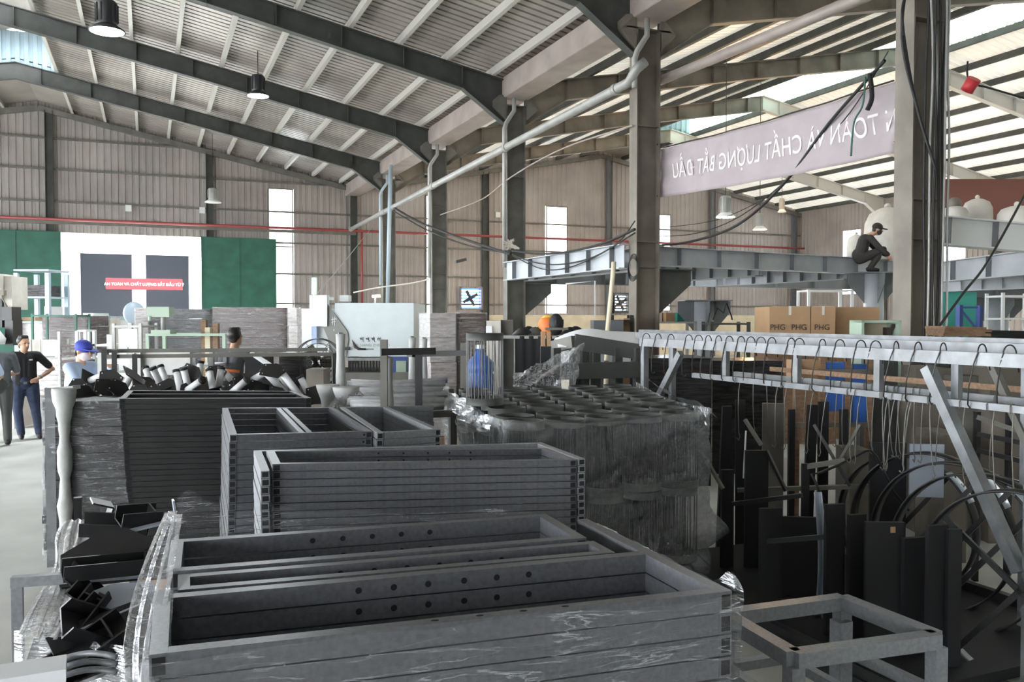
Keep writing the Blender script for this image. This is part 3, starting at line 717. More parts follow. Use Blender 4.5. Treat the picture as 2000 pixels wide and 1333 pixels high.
film_sheet('stretch_film', 'glossy stretch film wound round the wire basket pallet', bfilm, 110, 44, 'film_dense')
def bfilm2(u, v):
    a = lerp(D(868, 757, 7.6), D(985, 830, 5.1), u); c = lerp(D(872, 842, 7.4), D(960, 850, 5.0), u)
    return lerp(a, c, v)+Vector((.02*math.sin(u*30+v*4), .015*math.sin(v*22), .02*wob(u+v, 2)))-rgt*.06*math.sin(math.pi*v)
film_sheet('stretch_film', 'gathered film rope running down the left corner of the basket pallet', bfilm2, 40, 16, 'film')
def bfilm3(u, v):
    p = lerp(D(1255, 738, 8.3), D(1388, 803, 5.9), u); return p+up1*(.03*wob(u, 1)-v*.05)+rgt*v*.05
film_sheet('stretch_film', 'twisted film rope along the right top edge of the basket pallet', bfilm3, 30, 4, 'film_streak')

# ================================================================== galvanised hanging rack on the right
RX = 4.36
rk = thing('hanging_rack', 'long galvanised gantry rack with many wire hooks along its front beam', 'rack', (RX, 5, 0))
def along(px, X): return X/(.3875+.9219*(px-1000)/FPX)
yA, yB = 7.15, 2.3
for X, z, y0, y1, h, nme in ((RX, 1.765, yA, yB, .075, 'front_beam'), (5.0, 1.80, 8.3, 2.3, .075, 'middle_beam'), (5.65, 1.815, 9.3, 2.3, .075, 'rear_beam')):
    b = B(); b.box((X, (y0+y1)/2, z), (.06, y0-y1, h)); b.box((X-.031, (y0+y1)/2, z+h*.1), (.004, y0-y1, h*.15)); b.build(nme, 'galv', rk)
for X, m, zz, nme in ((RX, 'galv', 1.5, 'lower_rail'), (4.8, 'galv', 1.5, 'lower_rail'), (5.2, 'wood', 1.535, 'lower_rail')):
    b = B(); b.box((X, (6.3+yB)/2, zz), (.035, 6.3-yB, .04)); b.build(nme, m, rk)
for y in (7.1, 3.17):
    b = B(); b.box((RX+.0, y, .865), (.055, .055, 1.73)); b.build('post', 'galv', rk)
    b = B(); b.box((5.0, y+.5, .88), (.055, .055, 1.76)); b.build('post', 'galv', rk)
p1, p2 = PX(1330, 690, RX), PX(1283, 785, RX); b = B(); b.bar(p1, PX(1262, 825, RX+.0), .05, .06); b.build('brace', 'galv', rk)
p1, p2 = PX(1812, 718, RX-.02), PX(1992, 1118, RX-.02); b = B(); b.bar(p1, p2, .07, .06); b.build('brace', 'galv', rk)
b = B(); b.bar(p1+Vector((.65, .1, .04)), p2+Vector((.62, .1, .0)), .045, .045); b.build('brace', 'steel_mid', rk)
for px in (1402, 1540, 1698, 1850, 1300):
    y = along(px, RX)*.9219-RX*0; zc = along(px, RX); q = D(px, 700, zc); b = B(); b.box((RX+.08, q.y, 1.61), (.04, .05, .26)); b.build('hanger', 'galv', rk)
# wire hooks over the front beam
random.seed(21)
hk = None
hpx = [1262, 1285, 1310, 1345, 1364, 1383, 1403, 1424, 1447, 1466, 1486, 1507, 1545, 1561, 1606, 1640, 1681, 1710, 1750, 1793, 1842, 1918, 1972]
for i, px in enumerate(hpx):
    zc = along(px, RX); y = D(px, 680, zc).y
    if hk is None:
        b = B(); pts = [(.035*math.cos(a)-.0, 0, 1.80+.05*math.sin(a)) for a in [math.pi*k/10 for k in range(11)]]
        pts = [(.04, -.02, 1.7), (.036, -.01, 1.77)]+pts+[(-.04, .02, 1.74), (-.042, .05, 1.6), (-.035, .06, 1.5), (-.015, .06, 1.478), (.005, .06, 1.49)]
        b.tube(pts, .0042, 6); hk = b.build('wire_hook', 'black_steel'); o = hk
    else:
        o = hk.copy(); C.objects.link(o)
    o.location = (RX, y, 0); o.rotation_euler = (0, 0, random.uniform(-.5, .3)); o.scale = (1, 1, 1)
    tag(o, 'bent black wire hook hung over the front beam of the hanging rack', 'hook', 'wire hooks on the hanging rack')
# long wire hooks and rods hanging from the lower rails
lpx = [(1440, 800, 905), (1495, 785, 880), (1530, 790, 930), (1572, 780, 925), (1585, 770, 960), (1632, 790, 905), (1660, 820, 960), (1690, 800, 920), (1722, 790, 940), (1735, 795, 1030), (1745, 790, 985), (1757, 800, 960), (1768, 840, 1000), (1786, 850, 1010), (1815, 850, 1000), (1838, 840, 985), (1880, 820, 900), (1470, 790, 900), (1512, 785, 890), (1550, 780, 900), (1612, 790, 910), (1645, 790, 900), (1675, 810, 950), (1706, 800, 960), (1728, 800, 1000), (1751, 790, 950), (1775, 840, 1000), (1801, 850, 1010), (1935, 810, 905), (1945, 800, 880), (1978, 810, 890)]
lw = None
for i, (px, t, bt) in enumerate(lpx):
    X = (RX, 4.8)[i % 2]; zc = along(px, X); p = D(px, 750, zc); ln = (bt-t)/FPX*zc
    if lw is None:
        b = B(); b.tube([(-.026, 0, -.02), (-.026, 0, .018), (-.012, 0, .031), (.012, 0, .031), (.026, 0, .015), (.024, .01, -.04), (.014, .01, -.09), (.008, .012, -.25), (.004, .005, -.42), (.01, 0, -.45), (.0, .0, -.48), (-.02, 0, -.46)], .0036, 6); lw = b.build('long_wire_hook', 'steel_mid'); o = lw
    else: o = lw.copy(); C.objects.link(o)
    o.location = (X, p.y, 1.494); o.rotation_euler = (R(random.uniform(-7, 7)), 0, R(random.uniform(-20, 20)))
    tag(o, 'long thin wire hook hanging from a lower rail of the hanging rack', 'hook', 'long wire hooks on the hanging rack')

# ---- dark steel parts standing below the rack
pf_ = thing('shade_deck', 'low black deck added as floor shade under the standing dark boards', 'stillage', (4.4, 4.6, 0))
b = B(); b.box((4.4, 4.6, .05), (1.9, 2.7, .06)); b.build('deck', 'black_matte', pf_)  # black deck added to darken the shaded floor between the boards
for x in (3.5, 5.3):
    b = B(); b.box((x, 4.6, .07), (.06, 2.7, .14)); b.build('side_rail', 'black_steel', pf_)
BD = []
def board(px0, px1, t, zc, lab, base=0.085, m='black_matte', th=.03, lean=0, rz=None, nme='steel_board', cat='board'):
    a, c = D(px0, t, zc), D(px1, t, zc); w = (c-a).length; cc = (a+c)/2; h = cc.z-base; b = B()
    q = Matrix.Rotation(-YAW+(R(rz) if rz else R(random.uniform(-14, 14))), 4, 'Z') @ Matrix.Rotation(R(lean), 4, 'X')
    b.box((cc.x, cc.y, base+h/2), (w, th, h), m=q)
    return tag(b.build(nme, m), lab, cat, 'dark steel boards below the hanging rack')
for a in [(1483, 1527, 993, 5.6, 'narrow dark board standing behind the low grey table frame, left one'), (1610, 1650, 985, 5.2, 'dark board with slanted top just right of the pale curved strip'),
          (1655, 1692, 1005, 5.15, 'dark board with torn-looking top edge, third of the standing row'), (1690, 1764, 1020, 4.95, 'widest dark board, with a small pale sticker near its top'),
          (1760, 1812, 1050, 4.9, 'lower dark board between the sticker board and the tall pair'), (1808, 1852, 1026, 4.75, 'tall dark board, left of the tall pair at the right'), (1850, 1877, 1034, 4.72, 'tall narrow dark board, right of the tall pair at the right'),
          (1408, 1433, 918, 6.6, 'narrow upright dark post just right of the wire basket pallet'), (1455, 1500, 880, 6.6, 'broad dark board with a flat bright top edge near the basket pallet'),
          (1566, 1580, 906, 6.2, 'slim dark post holding a level bar'), (1700, 1768, 865, 6.3, 'large upright dark panel under the middle of the rack'),
          (1405, 1424, 792, 7.4, 'leaning dark rod board far left under the rack', 0, 'black_matte', .03, 5), (1437, 1456, 782, 7.5, 'tall dark board reaching nearly to the lower rail, left', 0, 'black_matte', .03, -3),
          (1490, 1530, 788, 8.0, 'greyish tall board behind the rack, left part', 0, 'steel_mid', .05), (1540, 1552, 800, 7.2, 'thin tall dark bar under the fourth hanger', 0, 'black_matte'), (1572, 1592, 790, 7.2, 'tall dark bar slightly tilted, left of the blue crate', 0, 'black_matte', .03, 4),
          (1598, 1618, 785, 7.4, 'tall dark bar left edge against the blue crate', 0, 'black_matte'), (1640, 1656, 800, 7.4, 'tall dark bar in front of the blue crate', 0, 'black_matte'), (1680, 1700, 790, 8.2, 'grey tall bar right of the blue crate', 0, 'steel_mid'),
          (1527, 1600, 1010, 5.9, 'broad dark board behind the row, above the low table', 0, 'black_matte')]: board(*a)
tag(board(1778, 1842, 868, 6.0, 'light grey square panel leaning under the right part of the rack', .75, 'plate_light', .02), cat='panel')
b = B(); p = D(1741, 1034, 4.93); b.box(p-fwd*.02, (.028, .004, .034), rz=-YAW); st = tag(b.build('paper_sticker', 'carton'), 'small square paper sticker on the widest dark board', 'sticker')
b = B(); b.bar(D(1430, 985, 6.3), D(1567, 968, 6.1), .03, .03); tag(b.build('level_bar', 'black_steel'), 'level dark bar between the narrow post and the slim post', 'bar')
b = B(); b.bar(D(1500, 1058, 5.56), D(1614, 1049, 5.22), .03, .03); tag(b.build('level_bar', 'black_steel'), 'short level dark bar low in front of the standing boards', 'bar')
b = B(); b.bar(D(1576, 912, 6.2), D(1650, 900, 6.1), .03, .035); tag(b.build('level_bar', 'steel_mid'), 'grey level bar ending at the slim dark post', 'bar')
b = B(); b.bar(D(1440, 958, 6.8), D(1700, 950, 6.5), .05, .03); tag(b.build('level_bar', 'steel_mid'), 'long grey level bar behind the standing boards', 'bar')
b = B(); b.tube([D(1612, 985, 5.9), D(1585, 926, 5.9), D(1600, 925, 5.95), D(1640, 908, 6), D(1690, 882, 6), D(1700, 880, 6), D(1712, 892, 6), D(1745, 960, 6), D(1775, 998, 6)], .009, 8)
tag(b.build('bent_rod', 'black_steel'), 'bent dark steel rod forming a peak under the rack', 'rod')
for k, (a, c, lab) in enumerate([((1497, 880), (1535, 960), 'diagonal dark bar beside the broad dark board'), ((1590, 830), (1660, 950), 'diagonal dark bar crossing under the blue crate'), ((1380, 900), (1412, 955), 'diagonal grey bar at the basket pallet edge'), ((1455, 820), (1487, 870), 'bent grey strap near the basket pallet'), ((1640, 900), (1680, 830), 'pale diagonal strap right of the blue crate')]):
    b = B(); b.bar(D(*a, 6.5), D(*c, 6.4), .03, .02); tag(b.build('diagonal_bar', 'black_steel' if k < 2 else 'steel_mid'), lab, 'bar')
b = B(); b.bar(D(1457, 842, 7.2), D(1452, 935, 7.1), .012, .02); tag(b.build('white_strip', 'white_paint'), 'thin bright upright strip near the basket pallet', 'strip')
b = B(); b.sheet(lambda u, v: D(lerp(1590, 1605, u)+8*math.sin(v*3), lerp(962, 1212, v), 5.5+.03*math.sin(u*3)), 6, 10); tag(b.build('curved_strip', 'plate_light', solid=.004), 'pale curved metal strip behind the standing boards', 'strip')
# rings with spokes
def ring(px, py, zc, rad, az, lab, plate=True):
    p = D(px, py, zc); p.z = rad+.005
    t = thing('ring_frame', lab, 'ring', (p.x, p.y, 0), az, 'round steel ring frames at the right')
    q = Matrix.Translation((0, 0, rad)) @ Matrix.Rotation(R(90), 4, 'X')
    b = B(); b.lathe([(rad, -.05), (rad, .05), (rad-.012, .05), (rad-.012, -.05), (rad, -.05)], (0, 0, 0), 56, q, cap=False); b.build('band', 'black_steel', t, world=False)
    for k in range(2 if plate == 2 else 1):
        a = k*math.pi/2+.9; b = B(); d = Vector((math.cos(a), 0, math.sin(a))); b.bar(Vector((0, 0, rad))-d*(rad-.01), Vector((0, 0, rad))+d*(rad-.01), .03, .02, up=(0, 1, 0)); b.build('spoke', 'black_steel', t, world=False)
    if plate:
        a0, a1 = R(26), R(54); b = B()
        b.sheet(lambda u, v: Vector((math.cos(lerp(a0, a1, u))*(rad+.006), lerp(-.05, .05, v), rad+math.sin(lerp(a0, a1, u))*(rad+.006))), 8, 2); pl = b.build('lit_band_plate', 'plate_light', t, world=False, solid=.004)  # pale plate carries the sky light on the band's outer face
        b = B()
        for f in (.2, .8):
            a = lerp(a0, a1, f); c = Vector((math.cos(a)*(rad+.008), .02, rad+math.sin(a)*(rad+.008))); b.ball(c, .008, 4)
        b.build('bolt', 'hole_black', pl, world=False)
for a in [(1992, 1120, 4.6, .54, R(-77), 'steel ring frame nearest the camera at the right edge', 2), (1915, 1050, 5.1, .54, R(-75), 'steel ring frame second from the right post'), (1865, 1030, 5.5, .54, R(-73), 'steel ring frame third from the right post'), (1815, 1000, 5.9, .54, R(-71), 'steel ring frame fourth from the right post'), (1768, 1000, 6.3, .5, R(-71), 'steel ring frame farthest left, mostly behind the boards')]: ring(*a)
# low table frame at the bottom right
zt_ = .72
TQ = [G(1545, 1278, zt_), G(1848, 1237, zt_), G(1648, 1159, zt_), G(1400, 1192, zt_)]
tf = thing('table_frame', 'pale grey square-tube table frame lying upside-up at the bottom right', 'frame', sum(TQ, Vector())/4*1-Vector((0, 0, zt_)))
tc = sum(TQ, Vector())/4
TQi = [p+(tc-p).normalized()*.035 for p in TQ]
for k in range(4):
    b = B(); b.bar(TQi[k]-up1*.03, TQi[(k+1) % 4]-up1*.03, .066, .06); b.build('top_rail', 'frame_light', tf)
    b = B(); p = TQi[k]; b.box((p.x, p.y, .332), (.06, .06, .66), rz=-.06); b.build('leg', 'frame_light', tf)
for k in range(4):
    b = B(); b.bar(TQi[k]-up1*.25, TQi[(k+1) % 4]-up1*.25, .045, .04); b.build('lower_rail', 'frame_light', tf)
b = B(); b.bar(lerp(TQi[0], TQi[1], .5)-up1*.25, lerp(TQi[3], TQi[2], .5)-up1*.25, .04, .04); b.build('lower_rail', 'frame_light', tf)
b = B(); p = D(1643, 1212, 3.95); b.box((p.x, p.y, p.z/2), (.07, .07, p.z)); tag(b.build('block_post', 'frame_light'), 'short square stub post standing inside the low table frame', 'post')
b = B(); p = G(1925, 1318, .02); b.box((p.x, p.y, .035), (.07, .06, .07)); tag(b.build('small_block', 'steel_mid'), 'small grey block on the floor at the foot of the ring frames', 'block')
# ================================================================== middle ground
def blk(b, px0, px1, t, zc, dep, base=0.0, rz=None, bot=None):
    a, c = D(px0, t, zc), D(px1, t, zc); w = (c-a).length; m = (a+c)/2; r = -YAW if rz is None else rz
    if bot is not None: base = D(px0, bot, zc).z
    n = Vector((-math.sin(r), math.cos(r), 0)); b.box((m.x+n.x*dep/2, m.y+n.y*dep/2, (m.z+base)/2), (w, dep, m.z-base), rz=r)
    return Vector((m.x, m.y, base)), m.z, w, r
def box_thing(name, label, cat, m, px0, px1, t, zc, dep, base=0.0, rz=None, bot=None, group=None):
    b = B(); blk(b, px0, px1, t, zc, dep, base, rz, bot); return tag(b.build(name, m), label, cat, group)
def wrapped_load(label, m, px0, px1, t, zc, dep, layers=10, rz=None, group=None):
    """pallet load: slabs under film on a timber pallet"""
    a, c = D(px0, t, zc), D(px1, t, zc); mm = (a+c)/2; w = (c-a).length; r = -YAW if rz is None else rz
    n = Vector((-math.sin(r), math.cos(r), 0)); ct = mm+n*dep/2
    th = thing('wrapped_load', label, 'pallet load', (ct.x, ct.y, 0), r, group)
    b = B(); H_ = mm.z-.14; random.seed(int(px0))
    for k in range(layers): b.box((random.uniform(-.01, .01), random.uniform(-.01, .01), .14+(k+.5)*H_/layers), (w-.03, dep-.03, H_/layers-.006))
    b.build('load', m, th, world=False)
    b = B(); b.box((0, 0, .12), (w, dep, .03)); b.box((0, 0, .012), (w, dep, .022))
    for x in (-.45, 0, .45): b.box((x*w, 0, .065), (.09, dep, .085))
    b.build('pallet_base', 'wood', th, world=False)
    b = B(); ring_ = [(-w/2, -dep/2), (w/2, -dep/2), (w/2, dep/2), (-w/2, dep/2), (-w/2, -dep/2)]
    def f(u, v):
        k = min(3, int(u*4)); q = u*4-k; x = lerp(ring_[k][0], ring_[k+1][0], q); y = lerp(ring_[k][1], ring_[k+1][1], q); s = 1.012+.012*wob(v*2+u*1.5, 2)
        return Vector((x*s, y*s, lerp(.15, mm.z+.01, v)))
    b.sheet(f, 40, 24); b.build('film_wrap', 'film', th, world=False)
    return th
def frame_box(b, p0, p1, w, faces=True):
    """edges of an axis-aligned box in local coordinates"""
    (x0, y0, z0), (x1, y1, z1) = p0, p1
    for x in (x0, x1):
        for y in (y0, y1): b.box((x, y, (z0+z1)/2), (w, w, z1-z0))
    for z in (z0, z1):
        for x in (x0, x1): b.box((x, (y0+y1)/2, z), (w, y1-y0, w))
        for y in (y0, y1): b.box(((x0+x1)/2, y, z), (x1-x0, w, w))
def rack(label, m, px0, px1, t, zc, dep, shelves, name='shelf_rack', cat='rack', shm=None, rz=None, post=.05):
    a, c = D(px0, t, zc), D(px1, t, zc); mm = (a+c)/2; w = (c-a).length; r = -YAW if rz is None else rz
    n = Vector((-math.sin(r), math.cos(r), 0)); ct = mm+n*dep/2
    th = thing(name, label, cat, (ct.x, ct.y, 0), r)
    for x in (-w/2+post/2, w/2-post/2):
        for y in (-dep/2+post/2, dep/2-post/2):
            b = B(); b.box((x, y, mm.z/2), (post, post, mm.z)); b.build('post', m, th, world=False)
    for z in shelves:
        b = B(); b.box((0, 0, z), (w-.002, dep-.002, .035)); b.build('shelf', shm or m, th, world=False)
    return th, w, mm.z
# --- white machine tool
zc = 15.0
mL, mR = D(584, 590, zc), D(808, 592, zc); mw = (mR-mL).length; mh = mR.z
mt = thing('machine_tool', 'large white enclosed machine tool with slanted dark grey panel and black bellows', 'machine', ((mL+mR)/2).xy.to_3d(), -YAW)
U = mw/224                                          # metres per photo pixel at its face
def mp(px, py, y=0): return Vector(((px-696)*U, y, mh-(py-592)*U))
b = B(); b.box((mp(731, 0).x, 1.0, (mh+mp(0, 697).z)/2), (154*U, 2.0, mh-mp(0, 697).z)); b.build('hood', 'cnc_white', mt, world=False)
b = B(); b.box((mp(613, 0).x, 1.05, (mh+.1)/2-.1), (54*U, 1.9, mh-.1)); b.build('side_cabinet', 'white_paint', mt, world=False)
b = B(); q = Matrix.Rotation(R(90), 4, 'X')
pl = [mp(*p) for p in ((641, 594), (642, 597), (679, 648), (681, 664), (676, 697), (655, 697), (632, 640), (640, 638))]
b.hexa([Vector((p.x, -.035, p.z)) for p in pl], [Vector((p.x, .01, p.z)) for p in pl]); b.build('slanted_panel', 'cnc_grey', mt, world=False)
b = B(); b.box((mp(624, 0).x, .0, (mp(0, 577).z+mp(0, 638).z)/2), (34*U, .2, 61*U)); b.build('control_box', 'white_paint', mt, world=False)
b = B(); b.box((mp(614, 0).x, .02, mp(0, 655).z), (10*U, .12, 34*U)); b.build('door_window', 'blue_cloth', mt, world=False)
b = B()
for k in range(12): b.box((mp(676+k*6, 0).x, .28+.0*k, mp(0, 716).z), (4.2*U, .06, 34*U))
b.build('bellows', 'black_matte', mt, world=False)
b = B(); b.box((mp(713, 0).x, .1, mp(0, 702).z), (74*U, .25, 6*U)); b.build('chrome_rail', 'galv', mt, world=False)
b = B(); b.box((mp(725, 0).x, .6, mp(0, 735).z/1), (165*U, 1.6, 16*U)); b.box((mp(725, 0).x, 1.0, .45), (160*U, 1.7, .9)); b.build('bed', 'steel_mid', mt, world=False)
b = B(); b.box((mp(780, 0).x, .05, mp(0, 720).z), (32*U, .2, 46*U)); b.build('screen_frame', 'blue_steel', mt, world=False)
b = B(); b.box((mp(784, 0).x, -.06, mp(0, 716).z), (20*U, .03, 22*U)); b.build('screen', 'cabinet_green', mt, world=False)
b = B(); b.box((mp(677, 0).x, -.05, mp(0, 681).z), (14*U, .06, 6*U)); b.build('handle', 'black_steel', mt, world=False)
b = B(); b.box((mp(664, 0).x, .5, mp(0, 582).z), (18*U, .3, 12*U)); b.box((mp(626, 0).x, .5, mp(0, 582).z), (22*U, .3, 6*U)); b.build('roof_unit', 'white_paint', mt, world=False)
b = B(); b.tube([mp(603, 591, .4), mp(603, 572, .4)], .02, 8); lt = b.build('signal_lamp', 'white_paint', mt, world=False)
b = B(); b.tube([mp(603, 574, .4), mp(603.5, 541, .4)], .042, 10); b.build('lamp_glass', 'glow_green', lt, world=False)
b = B(); b.tube([mp(724, 592, .5), mp(724, 580, .5)], .012, 6); wl = b.build('work_lamp', 'white_paint', mt, world=False)
b = B(); b.box(mp(726, 577.5, .5), (15*U, .1, 5*U), m=Matrix.Rotation(-.06, 4, 'Y')); b.build('lamp_glass', 'glow_white', wl, world=False)
b = B(); b.tube([mp(687, 664, -.01), mp(694, 678, -.01), mp(700, 682, -.01), mp(714, 682.5, -.01)], [.002, .028, .024, .016], 6)
for k in range(6): b.box(mp(717+k*2.4, 682.5, -.006), (1.1*U, .008, 1.8*U), m=Matrix.Rotation(.5, 4, 'Y'))
random.seed(4)
for k in range(4):                                   # brush-written maker's marks
    x0 = 703+k*11.2
    for a, c, d, e, wd in ((0, -1, 2, 3, .9), (2.4, -2, 1.4, 1, .7), (3.6, -3, 3.6, 2.2, .8), (1.6, .6, 6, -.4, .5), (4, 1.6, 7.2, 5, .9), (4.4, 5, 8, 5.6, .6), (6.4, -2.2, 5, 2.4, .6)):
        b.bar(mp(x0+a+random.uniform(-.8, .8), 662+c+random.uniform(-1, 1), -.006), mp(x0+d+random.uniform(-.8, .8), 662+e+random.uniform(-1, 1), -.006), wd*U, .008, up=(0, 1, 0))
b.build('logo', 'ink', mt, world=False)
def words(parent, s, size, mtx, m, name='lettering', ext=.002, spacing=1.0, shear=0):
    cu = bpy.data.curves.new('t', 'FONT'); cu.body = s; cu.size = size; cu.extrude = ext; cu.align_x = 'CENTER'; cu.align_y = 'CENTER'; cu.space_character = spacing; cu.shear = shear
    o = bpy.data.objects.new('t', cu); C.objects.link(o); bpy.context.view_layer.update()
    me = bpy.data.meshes.new_from_object(o.evaluated_get(bpy.context.evaluated_depsgraph_get())); bpy.data.objects.remove(o)
    me.transform(mtx); me.materials.clear(); me.materials.append(M[m]); ob = bpy.data.objects.new(name, me); C.objects.link(ob); ob.parent = parent; return ob
words(mt, 'ZSK HANG ZHE ZAO', .07, Matrix.Translation(mp(724, 675, -.006)) @ Matrix.Rotation(R(90), 4, 'X'), 'pipe_grey')
b = B(); c0 = mp(652, 627, -.045)
for a, c, d, e in ((-4, -2, 6, -4), (-1, -7, -2, 8), (2, -8, 2, 10), (-4, 3, 4, 1), (4, -5, 6, -2), (1, 16, 1, 20)): b.bar(c0+Vector((a*U, 0, -c*U)), c0+Vector((d*U, 0, -e*U)), 1.2*U, .008, up=(0, 1, 0))
b.build('logo', 'white_paint', mt, world=False)
# --- floor fan left of the machine
fp_ = D(622, 708, 12.0); fan = thing('floor_fan', 'large black drum fan on a stand, left of the white machine tool', 'fan', (fp_.x, fp_.y, 0), -YAW)
b = B(); rr_ = 46/FPX*12
for k, r in enumerate((1, .8, .6, .4, .2)):
    for y in (-.1, .1):
        b.tube([(rr_*r*math.cos(a), y*(1.2-r*.6), fp_.z+rr_*r*math.sin(a)) for a in [2*math.pi*i/40 for i in range(41)]], .008 if k == 0 else .004, 5, cap=False)
for i in range(12):
    a = 2*math.pi*i/12; b.tube([(0, -.12, fp_.z), (rr_*math.cos(a), -.06, fp_.z+rr_*math.sin(a))], .004, 4)
b.build('guard', 'black_steel', fan, world=False)
b = B(); b.tube([(.1, .05, fp_.z), (.1, .32, fp_.z)], .09, 14); b.build('motor', 'steel_brown', fan, world=False)
for i in range(3):
    a = i*2.1; b = B(); b.box((rr_*.42*math.cos(a), 0, fp_.z+rr_*.42*math.sin(a)), (rr_*.7, .02, .12), m=Matrix.Rotation(-a, 4, 'Y') @ Matrix.Rotation(.5, 4, 'X')); b.build('blade', 'steel_mid', fan, world=False)
b = B(); b.tube([(0, .1, 0), (0, .1, fp_.z-.06)], .025, 8); b.tube([(-.25, .1, .015), (.25, .1, .015)], .015, 6); b.tube([(0, -.15, .015), (0, .35, .015)], .015, 6); b.build('stand', 'black_steel', fan, world=False)
# --- loads and racks in front of the doorway
wrapped_load('glossy brown film-wrapped pallet load, right of the doorway and left of the machine tool', 'brown_wrap', 416, 560, 601, 17, 1.1, 14)
wrapped_load('narrow white film-wrapped load squeezed beside the machine tool', 'silver_wrap', 561, 581, 602, 16.6, 1.0, 6)
wrapped_load('dark film-wrapped pallet load below the right half of the doorway', 'dark_wrap', 290, 412, 604, 20, 1.2, 9)
wrapped_load('pale film-wrapped load below the middle of the doorway', 'silver_wrap', 262, 304, 602, 21.5, 1.0, 5)
wrapped_load('brown film-wrapped carton load on the far side of the green trolley frame', 'brown_wrap', 82, 172, 617, 18.5, 1.0, 8)
for k in range(5):
    box_thing('machine_block', ['small pale machine in the doorway, far left', 'pale round-topped machine in the doorway beside the pedestal fan', 'low pale crate in the doorway', 'white machine bed in the doorway', 'pale carton in the doorway, right part'][k], 'machine', ['cnc_white', 'pipe_blue', 'bag_white', 'white_paint', 'silver_wrap'][k], *[(162, 182, 612), (205, 228, 618), (186, 205, 622), (228, 248, 626), (250, 262, 620)][k], [26, 27, 25, 26, 25][k], 1.0)
pf = D(262, 612, 24); t = thing('pedestal_fan', 'round pedestal fan standing in the bright doorway', 'fan', (pf.x, pf.y, 0), -YAW+.9)
b = B(); b.lathe([(.05, -.08), (.3, -.05), (.32, .0), (.3, .05), (.05, .08)], (0, 0, pf.z), 20, Matrix.Rotation(R(90), 4, 'X')); b.build('guard', 'pipe_blue', t, world=False)
b = B(); b.tube([(0, .1, 0), (0, .1, pf.z-.3)], .03, 8); b.lathe([(.28, 0), (.28, .03), (.05, .05)], (0, .1, 0), 16); b.build('stand', 'pipe_grey', t, world=False)
# white shelves with parts left of the doorway frames
th, w, z = rack('white slatted rack of small parts, right of the blue cap', 'white_paint', 180, 218, 655, 15.5, .6, [.3+k*.2 for k in range(7)]); 
for k in range(6):
    b = B(); b.box((random.uniform(-.05, .05), -.1, .35+k*.2), (.24, .3, .07)); b.build('parts_tray', ['carton', 'pipe_grey', 'brown_wrap'][k % 3], th, world=False)
th, w, z = rack('grey square work frame holding a white poster board', 'pipe_grey', 218, 276, 632, 14.5, .7, [.5, 1.85])
b = B(); b.box((.0, -.3, 1.45), (.32, .015, .72)); pb = b.build('poster_board', 'sheet_white', th, world=False)
b = B(); b.box((.0, -.312, 1.36), (.05, .006, .14)); b.tube([(.0, -.312, 1.43), (.0, -.312, 1.5)], .012, 6); b.build('printed_bottle', 'pipe_blue', pb, world=False)
th, w, z = rack('long pale work bench frame behind the haired worker', 'cabinet_green', 284, 440, 652, 13.5, .7, [.6, 1.73])
dm = D(320, 632, 13.2); t = thing('bench_drill', 'grey-green bench drill on the pale work bench frame', 'machine', (dm.x, dm.y+.3, 1.748), -YAW)
b = B(); b.box((0, 0, .03), (.3, .25, .06)); b.build('base', 'cabinet_green', t, world=False)
b = B(); b.tube([(0, 0, .05), (0, 0, .38)], .04, 10); b.build('column', 'pipe_grey', t, world=False)
b = B(); b.box((-.03, -.03, .34), (.34, .2, .16)); b.tube([(-.16, -.12, .2), (-.16, -.12, .28)], .03, 8); b.build('head', 'cabinet_green', t, world=False)
for k, (px, t_) in enumerate(((397, 625), (405, 640), (420, 632))):
    box_thing('timber_offcut', ['upright timber offcut, left of three by the brown load', 'pale timber offcut, middle of three by the brown load', 'upright timber offcut, right of three by the brown load'][k], 'timber', ['wood', 'cream', 'wood'][k], px-5, px+5, t_, 13.9, .1)
# slatted steel crates behind the tube heap
th, w, z = rack('grey crate of stacked white slats behind the tube heap, left part', 'pipe_grey', 190, 262, 690, 9.7, .8, [], name='slat_crate', cat='crate')
for k in range(9):
    b = B(); b.box((0, 0, .3+k*.15), (w-.04, .7, .05)); b.build('slat', 'white_paint', th, world=False)
th, w, z = rack('grey crate of level steel sheets behind the tube heap, right part', 'pipe_grey', 265.5, 371, 688, 9.7, .8, [], name='sheet_crate', cat='crate')
for k in range(4):
    b = B(); b.box((0, -.3, .4+k*.36), (w-.04, .05, .26)); b.build('sheet', ['galv', 'steel_mid', 'galv', 'pipe_grey'][k], th, world=False)
th, w, z = rack('small grey rack of white shelves between the crates and the bending worker', 'galv', 374, 414, 700, 10.7, .6, [.5, .8, 1.1, 1.4], shm='sheet_white')
box_thing('honeycomb_block', 'dark blue-black perforated block right of the bending worker', 'block', 'black_matte', 478, 512, 693, 10.4, .5)
b = B(); b.bar(D(492, 691, 10.5), D(545, 726, 8.2), .05, .03); tag(b.build('steel_strip', 'grey_tube'), 'grey steel strip slanting down onto the tube heap', 'strip')
box_thing('film_load', 'dark load under clear film between the perforated block and the fan', 'load', 'dark_wrap', 545, 585, 690, 11.5, .7)
box_thing('oil_drum', 'rusty dark bin below the floor fan', 'bin', 'steel_brown', 598, 632, 722, 10, .35)
